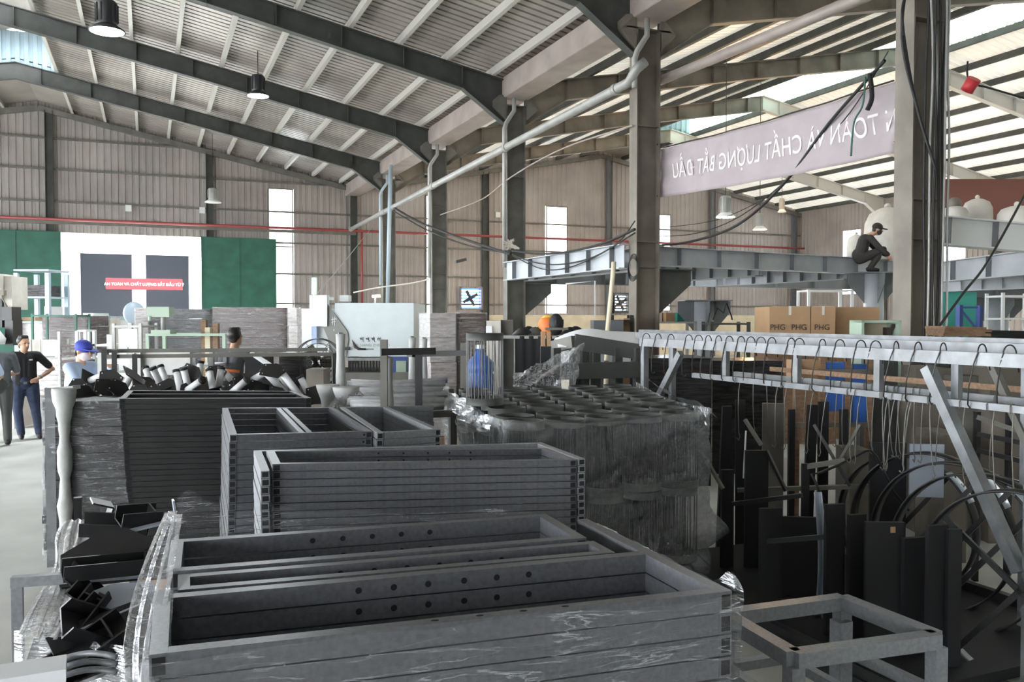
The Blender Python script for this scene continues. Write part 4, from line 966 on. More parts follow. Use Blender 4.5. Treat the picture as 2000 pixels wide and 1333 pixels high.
# left edge: press, shelving, trolleys
pr = D(14, 540, 15.5); pt = thing('drill_press', 'pale column drilling machine cut by the left edge of the photo', 'machine', (pr.x, pr.y, 0), -YAW)
U2 = 15.5/FPX
def pp(px, py, y=0): return Vector(((px-14)*U2, y, pr.z-(py-540)*U2))
b = B(); b.box((pp(18, 0).x, .2, (pr.z+pp(0, 605).z)/2), (16*U2, .5, 65*U2)); b.box((pp(-8, 0).x, 0, pp(0, 560).z), (36*U2, .5, 48*U2)); b.build('head', 'bag_white', pt, world=False)
b = B(); b.box((pp(21, 0).x, 0, pp(0, 613).z), (20*U2, .3, 26*U2)); b.box((pp(22, 0).x, .05, pp(0, 650).z), (16*U2, .3, 50*U2)); b.build('motor', 'black_steel', pt, world=False)
b = B(); b.box((pp(-4, 0).x, .05, pp(0, 610).z), (26*U2, .3, 60*U2)); b.build('spindle_housing', 'steel_dark', pt, world=False)
b = B(); b.box((pp(-4, 0).x, .3, .6), (60*U2, .7, 1.2)); b.build('base', 'bag_white', pt, world=False)
b = B(); b.lathe([(.2, 0), (.22, .1), (.1, .28), (.02, .3)], pp(2, 672, -.3), 14); b.build('funnel', 'white_paint', pt, world=False)
b = B(); b.tube([pp(23, 575, -.3), pp(23, 584, -.3), pp(32, 600, -.3)], .012, 6); b.box(pp(23, 573, -.3), (.1, .1, .09)); b.build('switch_box', 'steel_brown', pt, world=False)
th, w, z = rack('tall storage rack with wrapped goods in front of the left green door leaf', 'pipe_blue', 26, 95, 533, 19, .9, [1.3, 1.9, 2.45, 3.05], post=.09)
for k, (x, z_, sx, sz, m) in enumerate(((-.05, 1.62, .6, .5, 'silver_wrap'), (.25, 2.1, .1, .3, 'white_paint'), (-.15, 2.02, .3, .08, 'carton'), (0, 2.6, .5, .25, 'dark_wrap'))):
    b = B(); b.box((x, 0, z_ if k != 2 else 1.97), (sx, .6, sz if k != 2 else .08)); b.build('stored_pack', m, th, world=False)
th, w, z = rack('green trolley frame standing in front of brown wrapped cartons', 'green_door', 60, 149, 613, 17.6, .6, [.4, 1.05, 2.04], post=.04, name='trolley_frame', cat='trolley')
b = B(); b.tube([(-.02, -.1, 1.07), (-.02, -.1, 1.3)], .07, 12); b.tube([(-.02, -.1, 1.3), (-.02, -.1, 1.38)], .03, 8); b.build('red_canister', 'red', th, world=False)
th, w, z = rack('low grey trolley frame of pale panels behind the black-shirted man', 'pipe_grey', 55, 112, 664, 16.95, .5, [.7, 1.2], post=.05, name='trolley_frame', cat='trolley', shm='pipe_grey')
for x in (-.25, .05): 
    b = B(); b.box((x, -.1, 1.4), (.25, .03, .33)); b.build('panel', 'bag_white', th, world=False)
th, w, z = rack('stack rack of flat boards left of the blue cap', 'white_paint', 112, 152, 648, 14.0, .6, [.5+k*.13 for k in range(9)], shm='brown_wrap', post=.04)
th, w, z = rack('small white frame above the blue cap', 'white_paint', 150, 168, 646, 15.6, .4, [1.1, 1.5, 1.76], post=.05)
wrapped_load('pile of pale boards under white film beside the man in black', 'silver_wrap', 68, 116, 704, 15.6, 1.2, 12)
wrapped_load('slanting stack of pale board edges in front of the film pile', 'bag_white', 74, 108, 772, 14.6, .8, 9)
# stillage with foam-wrapped tubes, middle
st = thing('tube_stillage', 'open steel stillage with tall posts, filled with foam-wrapped tubes', 'stillage', D(770, 800, 6.6).xy.to_3d(), -YAW)
for px, t_, zc, m in ((750, 664, 6.3, 'steel_mid'), (818, 690, 6.4, 'black_steel'), (905, 670, 7.6, 'steel_mid')):
    p = D(px, t_, zc); b = B(); b.box((p.x, p.y, p.z/2), (.05, .05, p.z), rz=-YAW); b.build('post', m, st)
b = B(); b.bar(D(744, 688, 6.27), D(850, 686, 6.4), .04, .05); b.build('cross_bar', 'black_steel', st)
b = B(); b.bar(D(800, 692, 6.36), D(908, 690, 7.5), .04, .045); b.build('cross_bar', 'black_steel', st)
b = B(); b.bar(D(700, 815, 6.2), D(880, 808, 6.6), .05, .05); b.build('lower_rail', 'steel_mid', st)
b = B(); p = D(785, 780, 7.2); b.box((p.x, p.y, .6), (1.5, 1.3, .05), rz=-YAW); b.build('floor_plate', 'steel_mid', st)
for px, py, zc in ((697, 812, 6.2), (884, 806, 6.6), (700, 760, 8.0), (880, 760, 8.2)):
    p = D(px, py, zc); b = B(); b.box((p.x, p.y, p.z/2), (.05, .05, p.z)); b.build('foot', 'steel_mid', st)
random.seed(9)
for k in range(16):
    y = 747+k*3.0; zc = lerp(8.1, 6.55, k/15); a, c = D(684+random.uniform(-6, 10), y+random.uniform(-2, 2), zc), D(862+random.uniform(-10, 14), y+random.uniform(-8, 3), zc+.2)
    b = B(); b.tube([a, lerp(a, c, .5)+Vector((0, 0, -.01)), c], .028, 9); tag(b.build('wrapped_tube', 'grey_tube'), 'grey foam-wrapped tube lying in the open stillage', 'tube', 'foam-wrapped tubes in the stillage')
for k, (px, t_, zc) in enumerate(((805, 660, 8.2), (828, 662, 9.0), (757, 700, 6.45))):
    wrapped_post(px, t_, 0, zc, (.034, .034, .042)[k], ['slim foam-covered post, left of two before the machine tool screen', 'slim foam-covered post, right of two at the machine tool corner', 'foam lump hanging round the front post of the tube stillage'][k])
# middle: wrapped load, stack, cabinets, table
wrapped_load('pinkish silver film-wrapped tall load in front of the fourth column', 'silver_wrap', 838, 893, 612, 13.5, .9, 5, rz=-.1)
wrapped_load('tall stack of brown sheets right of the silver wrapped load', 'brown_wrap', 899, 952, 612, 13.5, .9, 26, rz=-.1)
wj = D(938, 720, 8.3); t = thing('water_bottle', 'blue plastic water bottle seen through the upright wire basket', 'bottle', (wj.x, wj.y, 1.21))
b = B(); b.lathe([(.11, 0), (.13, .03), (.13, .24), (.12, .26), (.13, .28), (.13, .36), (.05, .44), (.04, .49)], (wj.x, wj.y, 1.21), 18); b.build('bottle_body', 'blue_plastic', t)
b = B(); b.lathe([(.045, 0), (.045, .04)], (wj.x, wj.y, 1.70), 12); b.build('cap', 'white_paint', t)
box_thing('water_stand', 'dark grey stand under the blue water bottle', 'stand', 'steel_mid', 922, 956, D(938, 720, 8.3).z and 782, 8.25, .34)
for a in [('steel_cabinet', 'white metal cabinet left of the third column', 'cabinet', 'bag_white', 950, 978, 627, 13.0, .5), ('steel_cabinet', 'narrow grey cabinet with dark open side, left of the third column', 'cabinet', 'steel_mid', 978, 1002, 625, 13.2, .5), ('paper_notice', 'white paper notice hung on the white metal cabinet', 'notice', 'sheet_white', 949, 961, 637, 12.98, .01)]:
    if a[0] == 'paper_notice':
        b = B(); blk(b, 949, 961, 637, 12.97, .012, bot=662); tag(b.build(a[0], a[3]), a[1], a[2])
    else: box_thing(*a)
wt = thing('work_table', 'work table covered with black cloth behind the basket pallet', 'table', D(1060, 700, 12.5).xy.to_3d(), -YAW)
zt = D(1060, 656, 12.5).z; p = D(1066, 656, 12.8)
b = B(); b.box((p.x, p.y, zt-.02), (1.35, .8, .04), rz=-YAW); b.build('tabletop', 'pipe_grey', wt)
b = B(); q0, q1 = D(1006, 657, 12.4), D(1092, 657, 12.4)
b.sheet(lambda u, v: lerp(q0, q1, u)+Vector((0, .008*math.sin(u*30), -v*1.0)), 30, 6); b.build('cloth_skirt', 'cloth_black', wt)
for px in (1008, 1125):
    for zc in (12.5, 13.1):
        q = D(px, 700, zc); b = B(); b.box((q.x, q.y, (zt-.04)/2), (.05, .05, zt-.04)); b.build('leg', 'steel_mid', wt)
ob = D(1070, 650, 12.7); t = thing('gas_drum', 'orange and yellow container standing on the black-cloth table', 'container', (ob.x, ob.y, zt))
b = B(); b.lathe([(.11, 0), (.14, .05), (.14, .2), (.1, .26), (.05, .27)], (ob.x, ob.y, zt), 16); b.build('drum', 'orange', t)
b = B(); b.lathe([(.1, .25), (.06, .29), (.03, .3)], (ob.x, ob.y, zt), 16); b.build('lid', 'yellow', t)
hb_ = D(1086, 650, 12.6); t = thing('welding_helmet', 'shiny black domed helmet beside the orange container', 'helmet', (hb_.x, hb_.y, zt))
b = B(); b.ball((hb_.x, hb_.y, zt+.16), .13, 10, (.85, .9, 1.25)); b.build('shell', 'rubber', t)
b = B(); b.box((hb_.x, hb_.y-.11, zt+.2), (.12, .04, .07)); b.build('visor', 'black_matte', t)
for k, (px, py, lab) in enumerate(((1028, 645, 'black crumpled bag on the left end of the table'), (1052, 640, 'grey angular bag in the middle of the table'), (1120, 647, 'black flat tool case on the right of the table'))):
    q = D(px, py, 12.7); b = B(); random.seed(k); b.sheet(lambda u, v: Vector((q.x+(u-.5)*.42, q.y+(v-.5)*.3, zt+.005+max(0, (1-abs(2*u-1)**2)*(1-abs(2*v-1)**2))*(.11+.04*math.sin(u*14+v*9)))), 14, 10); tag(b.build('tool_bag', 'black_steel' if k != 1 else 'steel_dark'), lab, 'bag')
cb = D(1075, 652, 11.2); t = thing('open_carton', 'brown cardboard panel box standing in front of the black cloth', 'carton', (cb.x, cb.y, D(1060, 677, 11.2).z), -YAW)
b = B()
for px in (1061, 1072): blk(b, px-4, px+4, 648, 11.2, .2, bot=677)
b.build('side_panel', 'carton', t)
b = B(); blk(b, 1066, 1110, 641, 11.25, .3, bot=645); b.build('top_panel', 'steel_mid', t)
box_thing('carton_stand', 'dark stand under the cardboard panel box', 'stand', 'black_steel', 1056, 1080, 677, 11.2, .22)
# sheet-covered bench and timber-coloured frame
tb_ = thing('bench_frame_unit', 'long dark bench frame under the white cover, behind the basket pallet', 'frame', D(1160, 760, 9.4).xy.to_3d(), -YAW)
fz = [(1082, 678, 9.6), (1122, 668, 9.3), (1252, 682, 9.9), (1212, 672, 10.6)]
P4 = [D(*q) for q in fz]
b = B(); b.bar(P4[0], P4[1], .08, .13); b.build('top_rail', 'steel_mid', tb_)
b = B(); b.bar(P4[1], D(1262, 690, 9.4), .08, .17); b.build('top_rail', 'steel_dark', tb_)
b = B(); b.bar(D(1096, 726, 9.1), D(1260, 722, 9.3), .08, .17); b.build('lower_rail', 'steel_dark', tb_)
for px in (1086, 1122, 1142, 1163, 1206, 1246):
    q = D(px, 680, 9.35); b = B(); b.box((q.x, q.y, q.z/2), (.09, .07, q.z)); b.build('post', 'steel_dark', tb_)
b = B(); q = D(1180, 712, 9.6); b.box((q.x, q.y+.3, q.z), (1.0, .5, .03), rz=-YAW); b.build('shelf', 'steel_mid', tb_)
b = B()
for k in range(3): blk(b, 1085+k*52, 1128+k*52, 680, 9.75, .02, bot=712)
b.build('white_panel', 'sheet_white', tb_)
def cov(u, v):
    px = lerp(1090, 1252, u); top = 668-22*math.sin(min(1, u*1.9+.02)*math.pi/2)+4*u*u; p = lerp(D(px, lerp(678, 676, u), 9.35), D(px-8, top, 10.6), v)
    return p+Vector((0, 0, .1*math.sin(math.pi*v)*(.6+.4*math.sin(u*5))))
b = B(); b.sheet(cov, 30, 12); tag(b.build('dust_cover', 'sheet_white', solid=.01), 'white sheet thrown over the long bench frame behind the baskets', 'sheet')
def ff(u, v):
    a = lerp(D(1002, 735, 8.9), D(1138, 672, 9.1), u); c = lerp(D(1000, 762, 8.8), D(1118, 765, 8.8), u); return lerp(a, c, v)+Vector((.02*math.sin(u*19+v*3), .05*wob(u+v, 1.3), .03*wob(u*1.3+v, 2)*(1-v)))
film_sheet('stretch_film', 'torn clear film stretched from the bench frame down over dark goods', ff, 40, 16, 'film_streak')
box_thing('dark_goods', 'dark film-covered goods in front of the long bench frame', 'goods', 'dark_wrap', 1005, 1092, 735, 9.0, .6)
box_thing('dark_goods', 'dark wrapped goods under the far end of the hanging rack', 'goods', 'dark_wrap', 1262, 1390, 700, 10.2, .9)
box_thing('dark_goods', 'silvery film-wrapped goods behind the hanging rack hooks', 'goods', 'dark_wrap', 1392, 1530, 705, 11.0, .9)
for k, (px0, px1, t_, zc, lab, m) in enumerate(((1160, 1218, 626, 13.5, 'blue-grey steel box behind the white-covered bench', 'beam_dark'), (1218, 1240, 622, 14.2, 'salmon-coloured carton beside the second column', 'carton'))): box_thing('steel_box' if k == 0 else 'carton', lab, 'box', m, px0, px1, t_, zc, .6)
b = B(); b.tube([D(1180, 897, 12.2), D(1186, 652, 12.2), D(1197, 540, 12.2), D(1199, 512, 12.2)], .035, 8); tag(b.build('bare_pole', 'cream'), 'pale bare pole leaning up to the bracketed steel beam', 'pole')
b = B(); b.tube([D(1105, 555, 20), D(1162, 549, 20), D(1162, 789.5, 20)], .02, 6); tag(b.build('light_pole', 'white_paint'), 'thin white bent pipe in front of the strip window', 'pipe')
th, w, z = rack('dark stool frame beside the second column', 'black_steel', 1192, 1238, 616, 14.0, .4, [1.95], post=.06, name='stool_frame', cat='stool')
# under the mezzanine at right
for k, (px0, px1, t_, zc, w2, lab) in enumerate(((1503, 1583, 599, 13.6, .9, 'large brown carton with dark letters, left of two, behind the rack beams'), (1584, 1632, 599, 13.6, .9, 'narrower brown carton with dark letters, right of the first one'))):
    rz = -YAW-.02
    t = thing('carton', lab, 'carton', D((px0+px1)/2, t_, zc+w2/2).xy.to_3d())
    b = B(); ct, zt2, wd, r = blk(b, px0+.5, px1-.5, t_, zc, w2, D(px0, 654, zc).z, rz); b.build('carton_body', 'carton', t)
    b = B(); blk(b, px0+4, px1-4, t_-.5, zc+.1, .03, D(px0, t_, zc).z-.0, rz); b.box(((px0-px0)+D((px0+px1)/2, t_+10, zc-.005).x, D((px0+px1)/2, t_+10, zc-.005).y, D(0, t_+8, zc).z), (.04, .006, .14), rz=rz); b.build('tape', 'bag_white', t)
    for f in ((.2, .72) if k == 0 else (.45,)):
        q = D(lerp(px0, px1, f), 640, zc-.012); words(t, 'PHG', .125, t.matrix_basis.inverted() @ Matrix.Translation(q) @ Matrix.Rotation(rz, 4, 'Z') @ Matrix.Rotation(R(90), 4, 'X'), 'ink', 'lettering')
    q = D((px0+px1)/2, 640, zc)
bb = B(); blk(bb, 1500, 1634, 655, 13.62, .85, rz=-YAW-.02); tag(bb.build('carton_platform', 'wood'), 'timber platform under the two marked cartons', 'platform')
box_thing('carton', 'brown carton side by side with the marked cartons, in the column shade', 'carton', 'carton', 1634, 1718, 600, 14.2, .8)
ec = D(1722, 626, 8.3); t = thing('switch_cabinet', 'open green electrical switch cabinet at the foot of the nearest column', 'cabinet', ec.xy.to_3d(), -YAW)
b = B()
for a in ((1683, 1688, 626), (1756, 1761, 626)): blk(b, *a, 8.3, .3, 1.3)
blk(b, 1683, 1761, 626, 8.3, .3, bot=631); b.build('case', 'cabinet_green', t)
b = B(); blk(b, 1688, 1756, 631, 8.57, .03, 1.3); b.build('back_plate', 'cream', t)
b = B(); blk(b, 1733, 1742, 640, 8.4, .1, 1.5); 
for k in range(4): b.tube([D(1737+k*2, 646, 8.4), D(1742+k*3, 634, 8.38), D(1750+k*2, 642, 8.4), D(1752, 660, 8.42)], .008, 5)
b.build('wiring', 'ink', t)
box_thing('cabinet_stand', 'dark steel stand carrying the green switch cabinet', 'stand', 'steel_dark', 1690, 1756, 680, 8.32, .25)
for k in range(4):
    q0, q1 = D(1826, 640+k*4.5, 8.6+.02*k), D(1905+(k % 2)*12, 642+k*4, 8.7); b = B(); b.bar(q0, q1, .3, .028); tag(b.build('timber_board', 'wood'), '%s brown timber board of the pile right of the nearest column' % NTH[k], 'board', 'timber boards right of the nearest column')
box_thing('board_stand', 'dark trestle block under the timber board pile', 'stand', 'steel_dark', 1832, 1900, 662, 8.52, .3)
b = B(); q0, q1 = D(1915, 650, 10), D(2010, 652, 10); b.bar(q0, q1, .3, .06); tag(b.build('dark_mat_roll', 'cloth_black'), 'dark rolled mat right of the timber boards', 'roll'); box_thing('mat_stand', 'dark block carrying the rolled mat', 'stand', 'steel_dark', 1918, 2006, 657, 10, .3)
box_thing('teal_screen', 'teal screen wall standing beyond the nearest column', 'screen', 'teal', 1822, 1908, 571, 17, .06)
bk = thing('pallet_racking', 'blue pallet racking upright with diagonal brace at the right', 'rack', D(1892, 640, 13).xy.to_3d(), -YAW)
for px, t_ in ((1874, 596), (1913, 597)):
    q = D(px, t_, 13); b = B(); b.box((q.x, q.y, q.z/2), (.07, .07, q.z)); b.build('upright', 'blue_steel', bk)
b = B(); b.bar(D(1875, 601, 13), D(1913, 601, 13), .03, .03); b.bar(D(1877, 606, 13), D(1905, 640, 13), .03, .03); b.bar(D(1877, 690, 13), D(1912, 650, 13), .03, .03); b.build('brace', 'blue_steel', bk)
th, w, z = rack('white shelving glowing in daylight at the right edge', 'white_paint', 1958, 2040, 572, 16, .6, [.3+k*.42 for k in range(7)], shm='white_paint', post=.05)
th, w, z = rack('white frame rack above the marked cartons', 'white_paint', 1578, 1668, 566, 20, .8, [1.2, 2.05, 2.63], post=.06)
th, w, z = rack('long low table with pale top behind the round post', 'pipe_grey', 1282, 1362, 628, 17.5, .9, [1.0, 1.9], post=.06, name='low_table', cat='table')
for k, (px, m, lab) in enumerate(((1292, 'bag_white', 'small pale pack on the low table, left'), (1318, 'carton', 'brown pack on the low table, middle'), (1340, 'teal', 'dark teal pack on the low table, right'))):
    q = D(px, 620, 17.6); b = B(); b.box((q.x, q.y+.3, 1.918+.09), (.22, .3, .18)); tag(b.build('goods_pack', m), lab, 'pack')
th, w, z = rack('dark green-topped table right of the round post', 'steel_dark', 1388, 1466, 629, 16.5, .8, [.9, 1.88], post=.06, name='low_table', cat='table')
b = B(); q = D(1405, 622, 16.8); b.tube([q+Vector((-.15, 0, .0-.03)), q+Vector((-.05, 0, .2)), q+Vector((.1, 0, .1)), q+Vector((.2, .05, .3)), q+Vector((.3, .02, .05)), q+Vector((.32, .02, -.03))], .015, 6); tag(b.build('hose_tangle', 'black_steel'), 'tangle of black hose on the green-topped table', 'hose')
# blue crates and clutter seen under the rack rails
cr = thing('plastic_crate_stand', 'timber stand with two blue plastic panels behind the rack hooks', 'stand', D(1650, 900, 7.9).xy.to_3d(), -YAW)
for px0, px1, t_, bt in ((1612, 1650, 708, 804), (1667, 1697, 712, 828)):
    b = B(); blk(b, px0, px1, t_, 7.9, .08, bot=bt); b.build('blue_panel', 'blue_plastic', cr)
for px in (1558, 1608, 1657, 1700):
    b = B(); blk(b, px-5, px+5, 700, 7.88, .06); b.build('post', 'wood', cr)
for t_ in (722, 752, 826):
    b = B(); blk(b, 1553, 1702, t_, 7.84, .04, bot=t_+9); b.build('slat', 'steel_brown', cr)
b = B(); blk(b, 1556, 1606, 705, 7.95, .3, bot=760); b.build('carton_block', 'carton', cr)
for a in [('carton', 'brown carton heap behind the right part of the rack', 'carton', 'steel_brown', 1935, 2010, 720, 7.6, .5), ('scrap_bin', 'dark scrap bin of reddish scraps behind the diagonal rack brace', 'bin', 'steel_brown', 1790, 1860, 720, 8.0, .6), ('clutter_box', 'greyish plastic-covered box behind the rack brace', 'box', 'steel_mid', 1865, 1932, 735, 7.8, .5), ('carton', 'rust-brown carton low behind the dark upright panel', 'carton', 'steel_brown', 1660, 1702, 880, 6.9, .3), ('scrap_bin', 'low yellowish bin below the plate panel at the right', 'bin', 'steel_brown', 1846, 1890, 850, 7.0, .5)]: box_thing(*a)  # shade behind the rack put into a darker brown for the cartons
ss = thing('steel_stillage', 'black bar stillage standing behind the ring frames at the right edge', 'stillage', D(1950, 900, 6.6).xy.to_3d(), -YAW)
for px in (1912, 1975):
    b = B(); blk(b, px-4, px+4, 805, 6.5, .05); b.build('post', 'black_steel', ss)
for k, (y0, y1) in enumerate(((815, 850), (848, 868), (880, 905), (920, 950))):
    b = B(); b.bar(D(1908, y0, 6.5), D(2010, y1, 6.4), .03, .035); b.build('bar', 'black_steel' if k else 'steel_mid', ss)
# ================================================================== mezzanine under construction
def ibeam(p, q, h, fw, lab, m='beam_paint', stiff=6, name='mezzanine_beam'):
    p = Vector(p); q = Vector(q); b = B(); d = (q-p).normalized()
    b.bar(p, q, .012, h)
    for s in (-1, 1): b.bar(p+Vector((0, 0, s*h/2)), q+Vector((0, 0, s*h/2)), fw, .018)
    o = tag(b.build(name, m), lab, kind='structure')
    b = B()
    for k in range(stiff): c = lerp(p, q, (k+.6)/stiff); b.bar(c-d*.006, c+d*.006, fw*.92, h*.95)
    b.build('stiffener', 'beam_dark', o, world=False)
    return o
zb_ = 3.1
ibeam((XV-.34, 19.0, zb_), (XV-.34, 13.5, zb_), .42, .22, 'pale stiffened steel beam between the second and third columns')
ibeam((XV+.3, 19.2, zb_), (XV+.3, 13.45, zb_), .42, .22, 'steel beam along the column line behind the columns')
ibeam((XV+.3, 13.6, 3.13), (16.6, 14.85, 3.13), .34, .22, 'long pale steel beam on which the squatting worker perches', stiff=8)
ibeam((XV+.3, 19.4, zb_-.05), (25, 19.6, zb_-.05), .42, .22, 'far cross beam of the unfinished mezzanine', 'beam_dark', 12)
ibeam((11.4, 19.4, zb_-.05), (11.4, 14.2, zb_-.05), .4, .2, 'secondary mezzanine beam left of the round post', 'beam_dark', 8)
ibeam((14.2, 19.4, zb_-.05), (14.2, 14.7, zb_-.05), .4, .2, 'secondary mezzanine beam near the squatting worker', 'beam_dark', 8)
a0, a1 = D(1790, 447, 10.6), D(2060, 470, 11.2); ibeam(a0, a1, .34, .2, 'white-painted beam right of the nearest column, upper', 'white_paint', 3)
a0, a1 = D(1830, 533, 15.5), D(2060, 508, 11.8); ibeam(a0, a1, .34, .2, 'grey beam rising to the right edge', 'beam_paint', 3)
a0, a1 = D(1815, 555, 16.5), D(2060, 545, 15.5); ibeam(a0, a1, .3, .2, 'lower grey beam at the right edge', 'beam_paint', 6)
a0, a1 = D(1810, 566, 18), D(2060, 572, 18); ibeam(a0, a1, .26, .2, 'dark beam above the teal screen', 'beam_dark', 3)
def mpost(px, py, zc, r, lab, cap=.45):
    p = D(px, py, zc); b = B(); b.lathe([(r, 0), (r, p.z)], (p.x, p.y, 0), 18); b.box((p.x, p.y, .015), (.5, .5, .03)); o = tag(b.build('mezzanine_post', 'beam_paint'), lab, kind='structure')
    b = B(); q = Matrix.Translation(p) @ Matrix.Rotation(-YAW, 4, 'Z')
    for k in range(4):
        m = q @ Matrix.Rotation(k*math.pi/2, 4, 'Z') @ Matrix.Rotation(R(90), 4, 'X')
        b.prism([(r, 0), (r+cap, 0), (r+cap, -.22), (r, -.62)], .016, m)
    b.box(p+Vector((0, 0, .01)), (2*r+1.6*cap, 2*r+1.6*cap, .02), rz=-YAW); b.build('bracket', 'beam_dark', o, world=False)
    return p
mpost(1375, 589, 17.6, .2, 'round steel post with bracket cap behind the rack, left', .34)
sq = mpost(1707, 535, 18.2, .2, 'round steel post with bracket cap under the squatting worker', .34)
mpost(1948, 575, 18.6, .24, 'round steel post with dark bracket cap at the right edge', .4)
for k, (y, lab) in enumerate(((13.38, 'r'), (19.36, 'r'))):                      # brackets on the columns
    b = B(); m = Matrix.Translation((XV+.24, y, 2.86)) @ Matrix.Rotation(R(90), 4, 'X')
    b.prism([(0, 0), (.75, 0), (.75, -.25), (0, -.85)], .02, m); b.box((XV+.62, y, 2.87), (.78, .26, .02)); tag(b.build('column_bracket', 'steel_dark'), ['triangular bracket plate on the second column', 'triangular bracket plate on the third column'][k], kind='structure')
# floor deck and bulk bags on the far mezzanine
b = B(); q0, q1 = D(1905, 452, 11.0), D(2090, 462, 11.5); c = (q0+q1)/2+fwd*.9; b.box((c.x, c.y, 3.19), ((q1-q0).length, 1.7, .06), rz=-YAW); tag(b.build('mezzanine_floor', 'beam_paint'), 'finished mezzanine deck carrying sacks above the nearest beam', kind='structure')
def bag(px0, px1, t, bt, zc, lab, m='bag_white', knot=None):
    a, c = D(px0, t, zc), D(px1, t, zc); w = (c-a).length; cc = (a+c)/2; z0 = D(px0, bt, zc).z; h = cc.z-z0
    th = thing('bulk_bag', lab, 'sack', (cc.x, cc.y, z0)); b = B()
    b.lathe([(w*.40, 0), (w*.5, h*.08), (w*.52, h*.4), (w*.5, h*.7), (w*.4, h*.88), (w*.2, h*.97), (w*.06, h)], (cc.x, cc.y, z0), 18); b.build('sack_body', m, th)
    b = B(); b.ball((cc.x, cc.y, z0+h+.02), knot or w*.08, 8); b.build('tied_top', 'steel_brown' if knot else m, th)
for a in [(1692, 1775, 405, 511, 20.4, 'big white bulk bag behind the squatting worker'), (1655, 1690, 458, 512, 20.4, 'smaller white sack left of the squatting worker'), (1728, 1770, 464, 513, 20.5, 'pale sack between the squatting worker and the nearest column'), (1838, 1890, 402, 452, 12.3, 'grey sack with a dark bundled top, right of the nearest column', 'bag_white', .1), (1882, 1936, 388, 452, 12.6, 'large grey sack right of the dark-topped sack'), (1952, 2020, 402, 455, 12.2, 'white sack near the right edge of the photo')]: bag(*a)
for p, q, lab in (((1655, 1690, 20), 0, 'a'),): pass
b = B(); c = D(1716, 512, 20.2); b.box((c.x, c.y, 3.285), (1.9, 1.9, .05), rz=-YAW); tag(b.build('mezzanine_floor', 'beam_paint'), 'deck sheet under the white sacks behind the worker', kind='structure')
b = B(); c = D(1940, 410, 13.8); b.box((c.x, c.y, 3.72), (2.4, .1, .98), rz=-YAW); tag(b.build('brick_screen', 'brick_red'), 'reddish-brown screen behind the sacks at the right', 'screen')

# ================================================================== things overhead
def lamp(px, py, zc, lab, on=True, r=.24, glow=None):
    """py = rim of the reflector"""
    p = D(px, py, zc); t = thing('high_bay_lamp', lab, 'lamp', p); z = p.z
    b = B(); b.lathe([(r*.55, .1), (r*.6, .14), (r*.6, .5), (r*.5, .54), (r*.2, .56)], p, 18); 
    for k in range(12): a = k*math.pi/6; b.box((p.x+r*.62*math.cos(a), p.y+r*.62*math.sin(a), z+.32), (.02, .02, .32), rz=a)
    b.build('housing', 'lamp_black' if on else 'pipe_grey', t)
    b = B(); b.lathe([(r*.55, .12), (r, .03), (r*1.04, 0), (r*.98, 0), (r*.9, .02)], p, 24, cap=False); b.build('reflector', 'lamp_black' if on else 'white_paint', t)
    b = B(); b.lathe([(r*.95, .0), (r*.95, .012)], p, 24); b.build('lens', 'lamp_lens' if on else (glow[0] if glow else 'lamp_lens_off'), t)
    b = B(); zr = zroof(p.x)+.03; b.tube([(p.x, p.y, z+.55), (p.x, p.y, zr)], .012 if on else .01, 6); b.build('cord', 'black_steel', t)
    if on or glow:
        L = bpy.data.lights.new('lamp_light', 'POINT' if glow and len(glow) > 3 else 'AREA')
        if L.type == 'AREA': L.shape = 'DISK'; L.size = r*1.8
        else: L.shadow_soft_size = r
        L.energy = 260; L.color = (.9, .96, 1)
        if glow: L.energy, L.color = glow[1], glow[2]
        o = bpy.data.objects.new('lamp_light', L); C.objects.link(o); o.parent = t; o.location = (0, 0, -.03 if L.type == 'AREA' else -.3)
lamp(209, 62, 15.5, 'lit high-bay lamp at the top left, largest of the lamps', True, .30)
lamp(504, 188, 22.5, 'lit high-bay lamp on a long cord in front of the right roof slope', True, .28)
lamp(416, 396, 33, 'small unlit lamp before the back wall above the right door leaf', False, .3)
lamp(1417, 425, 22, 'white high-bay lamp with glowing rim hanging right of the banner end', False, .24, ('lamp_lens', 120, (.9, .96, 1)))
lamp(1484, 449, 29, 'smaller white lamp farther back, second from the banner', False, .22, ('lamp_lens_warm', 700, (1, .6, .26), 1))
lamp(1527, 415, 33.5, 'tiny unlit lamp under the far roof slope', False, .16)
# drain pipes along the columns
q0, q1 = PX(686, 448, XV-.42), PX(1228, 161, XV-.42)
b = B(); b.tube([q0, lerp(q0, q1, .5), q1, q1+Vector((.0, -.25, .16)), q1+Vector((.15, -.3, .3))], .085, 14); dp = tag(b.build('drain_pipe', 'pipe_grey'), 'long sloping grey drain pipe along the column line', 'pipe')
for t in (.0, .25, .5, .75, .98):
    b = B(); c = lerp(q0, q1, t); b.lathe([(.1, -.06), (.1, .06)], c, 14, (q1-q0).to_track_quat('Z', 'Y').to_matrix().to_4x4()); b.build('coupling', 'pipe_grey', dp, world=False)
q2, q3 = PX(1255, 172, XV+.36), PX(1690, -8, XV+.36)
b = B(); b.tube([q2, q3+(q3-q2)*.35], .085, 14); tag(b.build('drain_pipe', 'gutter'), 'pale drain pipe running from the second column over the banner', 'pipe')
for k, y in enumerate(FR[3:]):
    b = B(); x = XV-.36; b.tube([(XV-.1, y-.22, 7.25), (XV-.1, y-.22, 6.95), (x+.05, y-.24, 6.65), (x, y-.24, 6.5), (x, y-.24, 3.2 if k > 1 else 6.0)], .05, 10)
    tag(b.build('downspout', 'pipe_grey' if k != 4 else 'pipe_blue'), 'grey downspout bent down the face of the %s valley column' % ['nearest', 'second', 'third', 'fourth', 'farthest'][k], 'pipe')
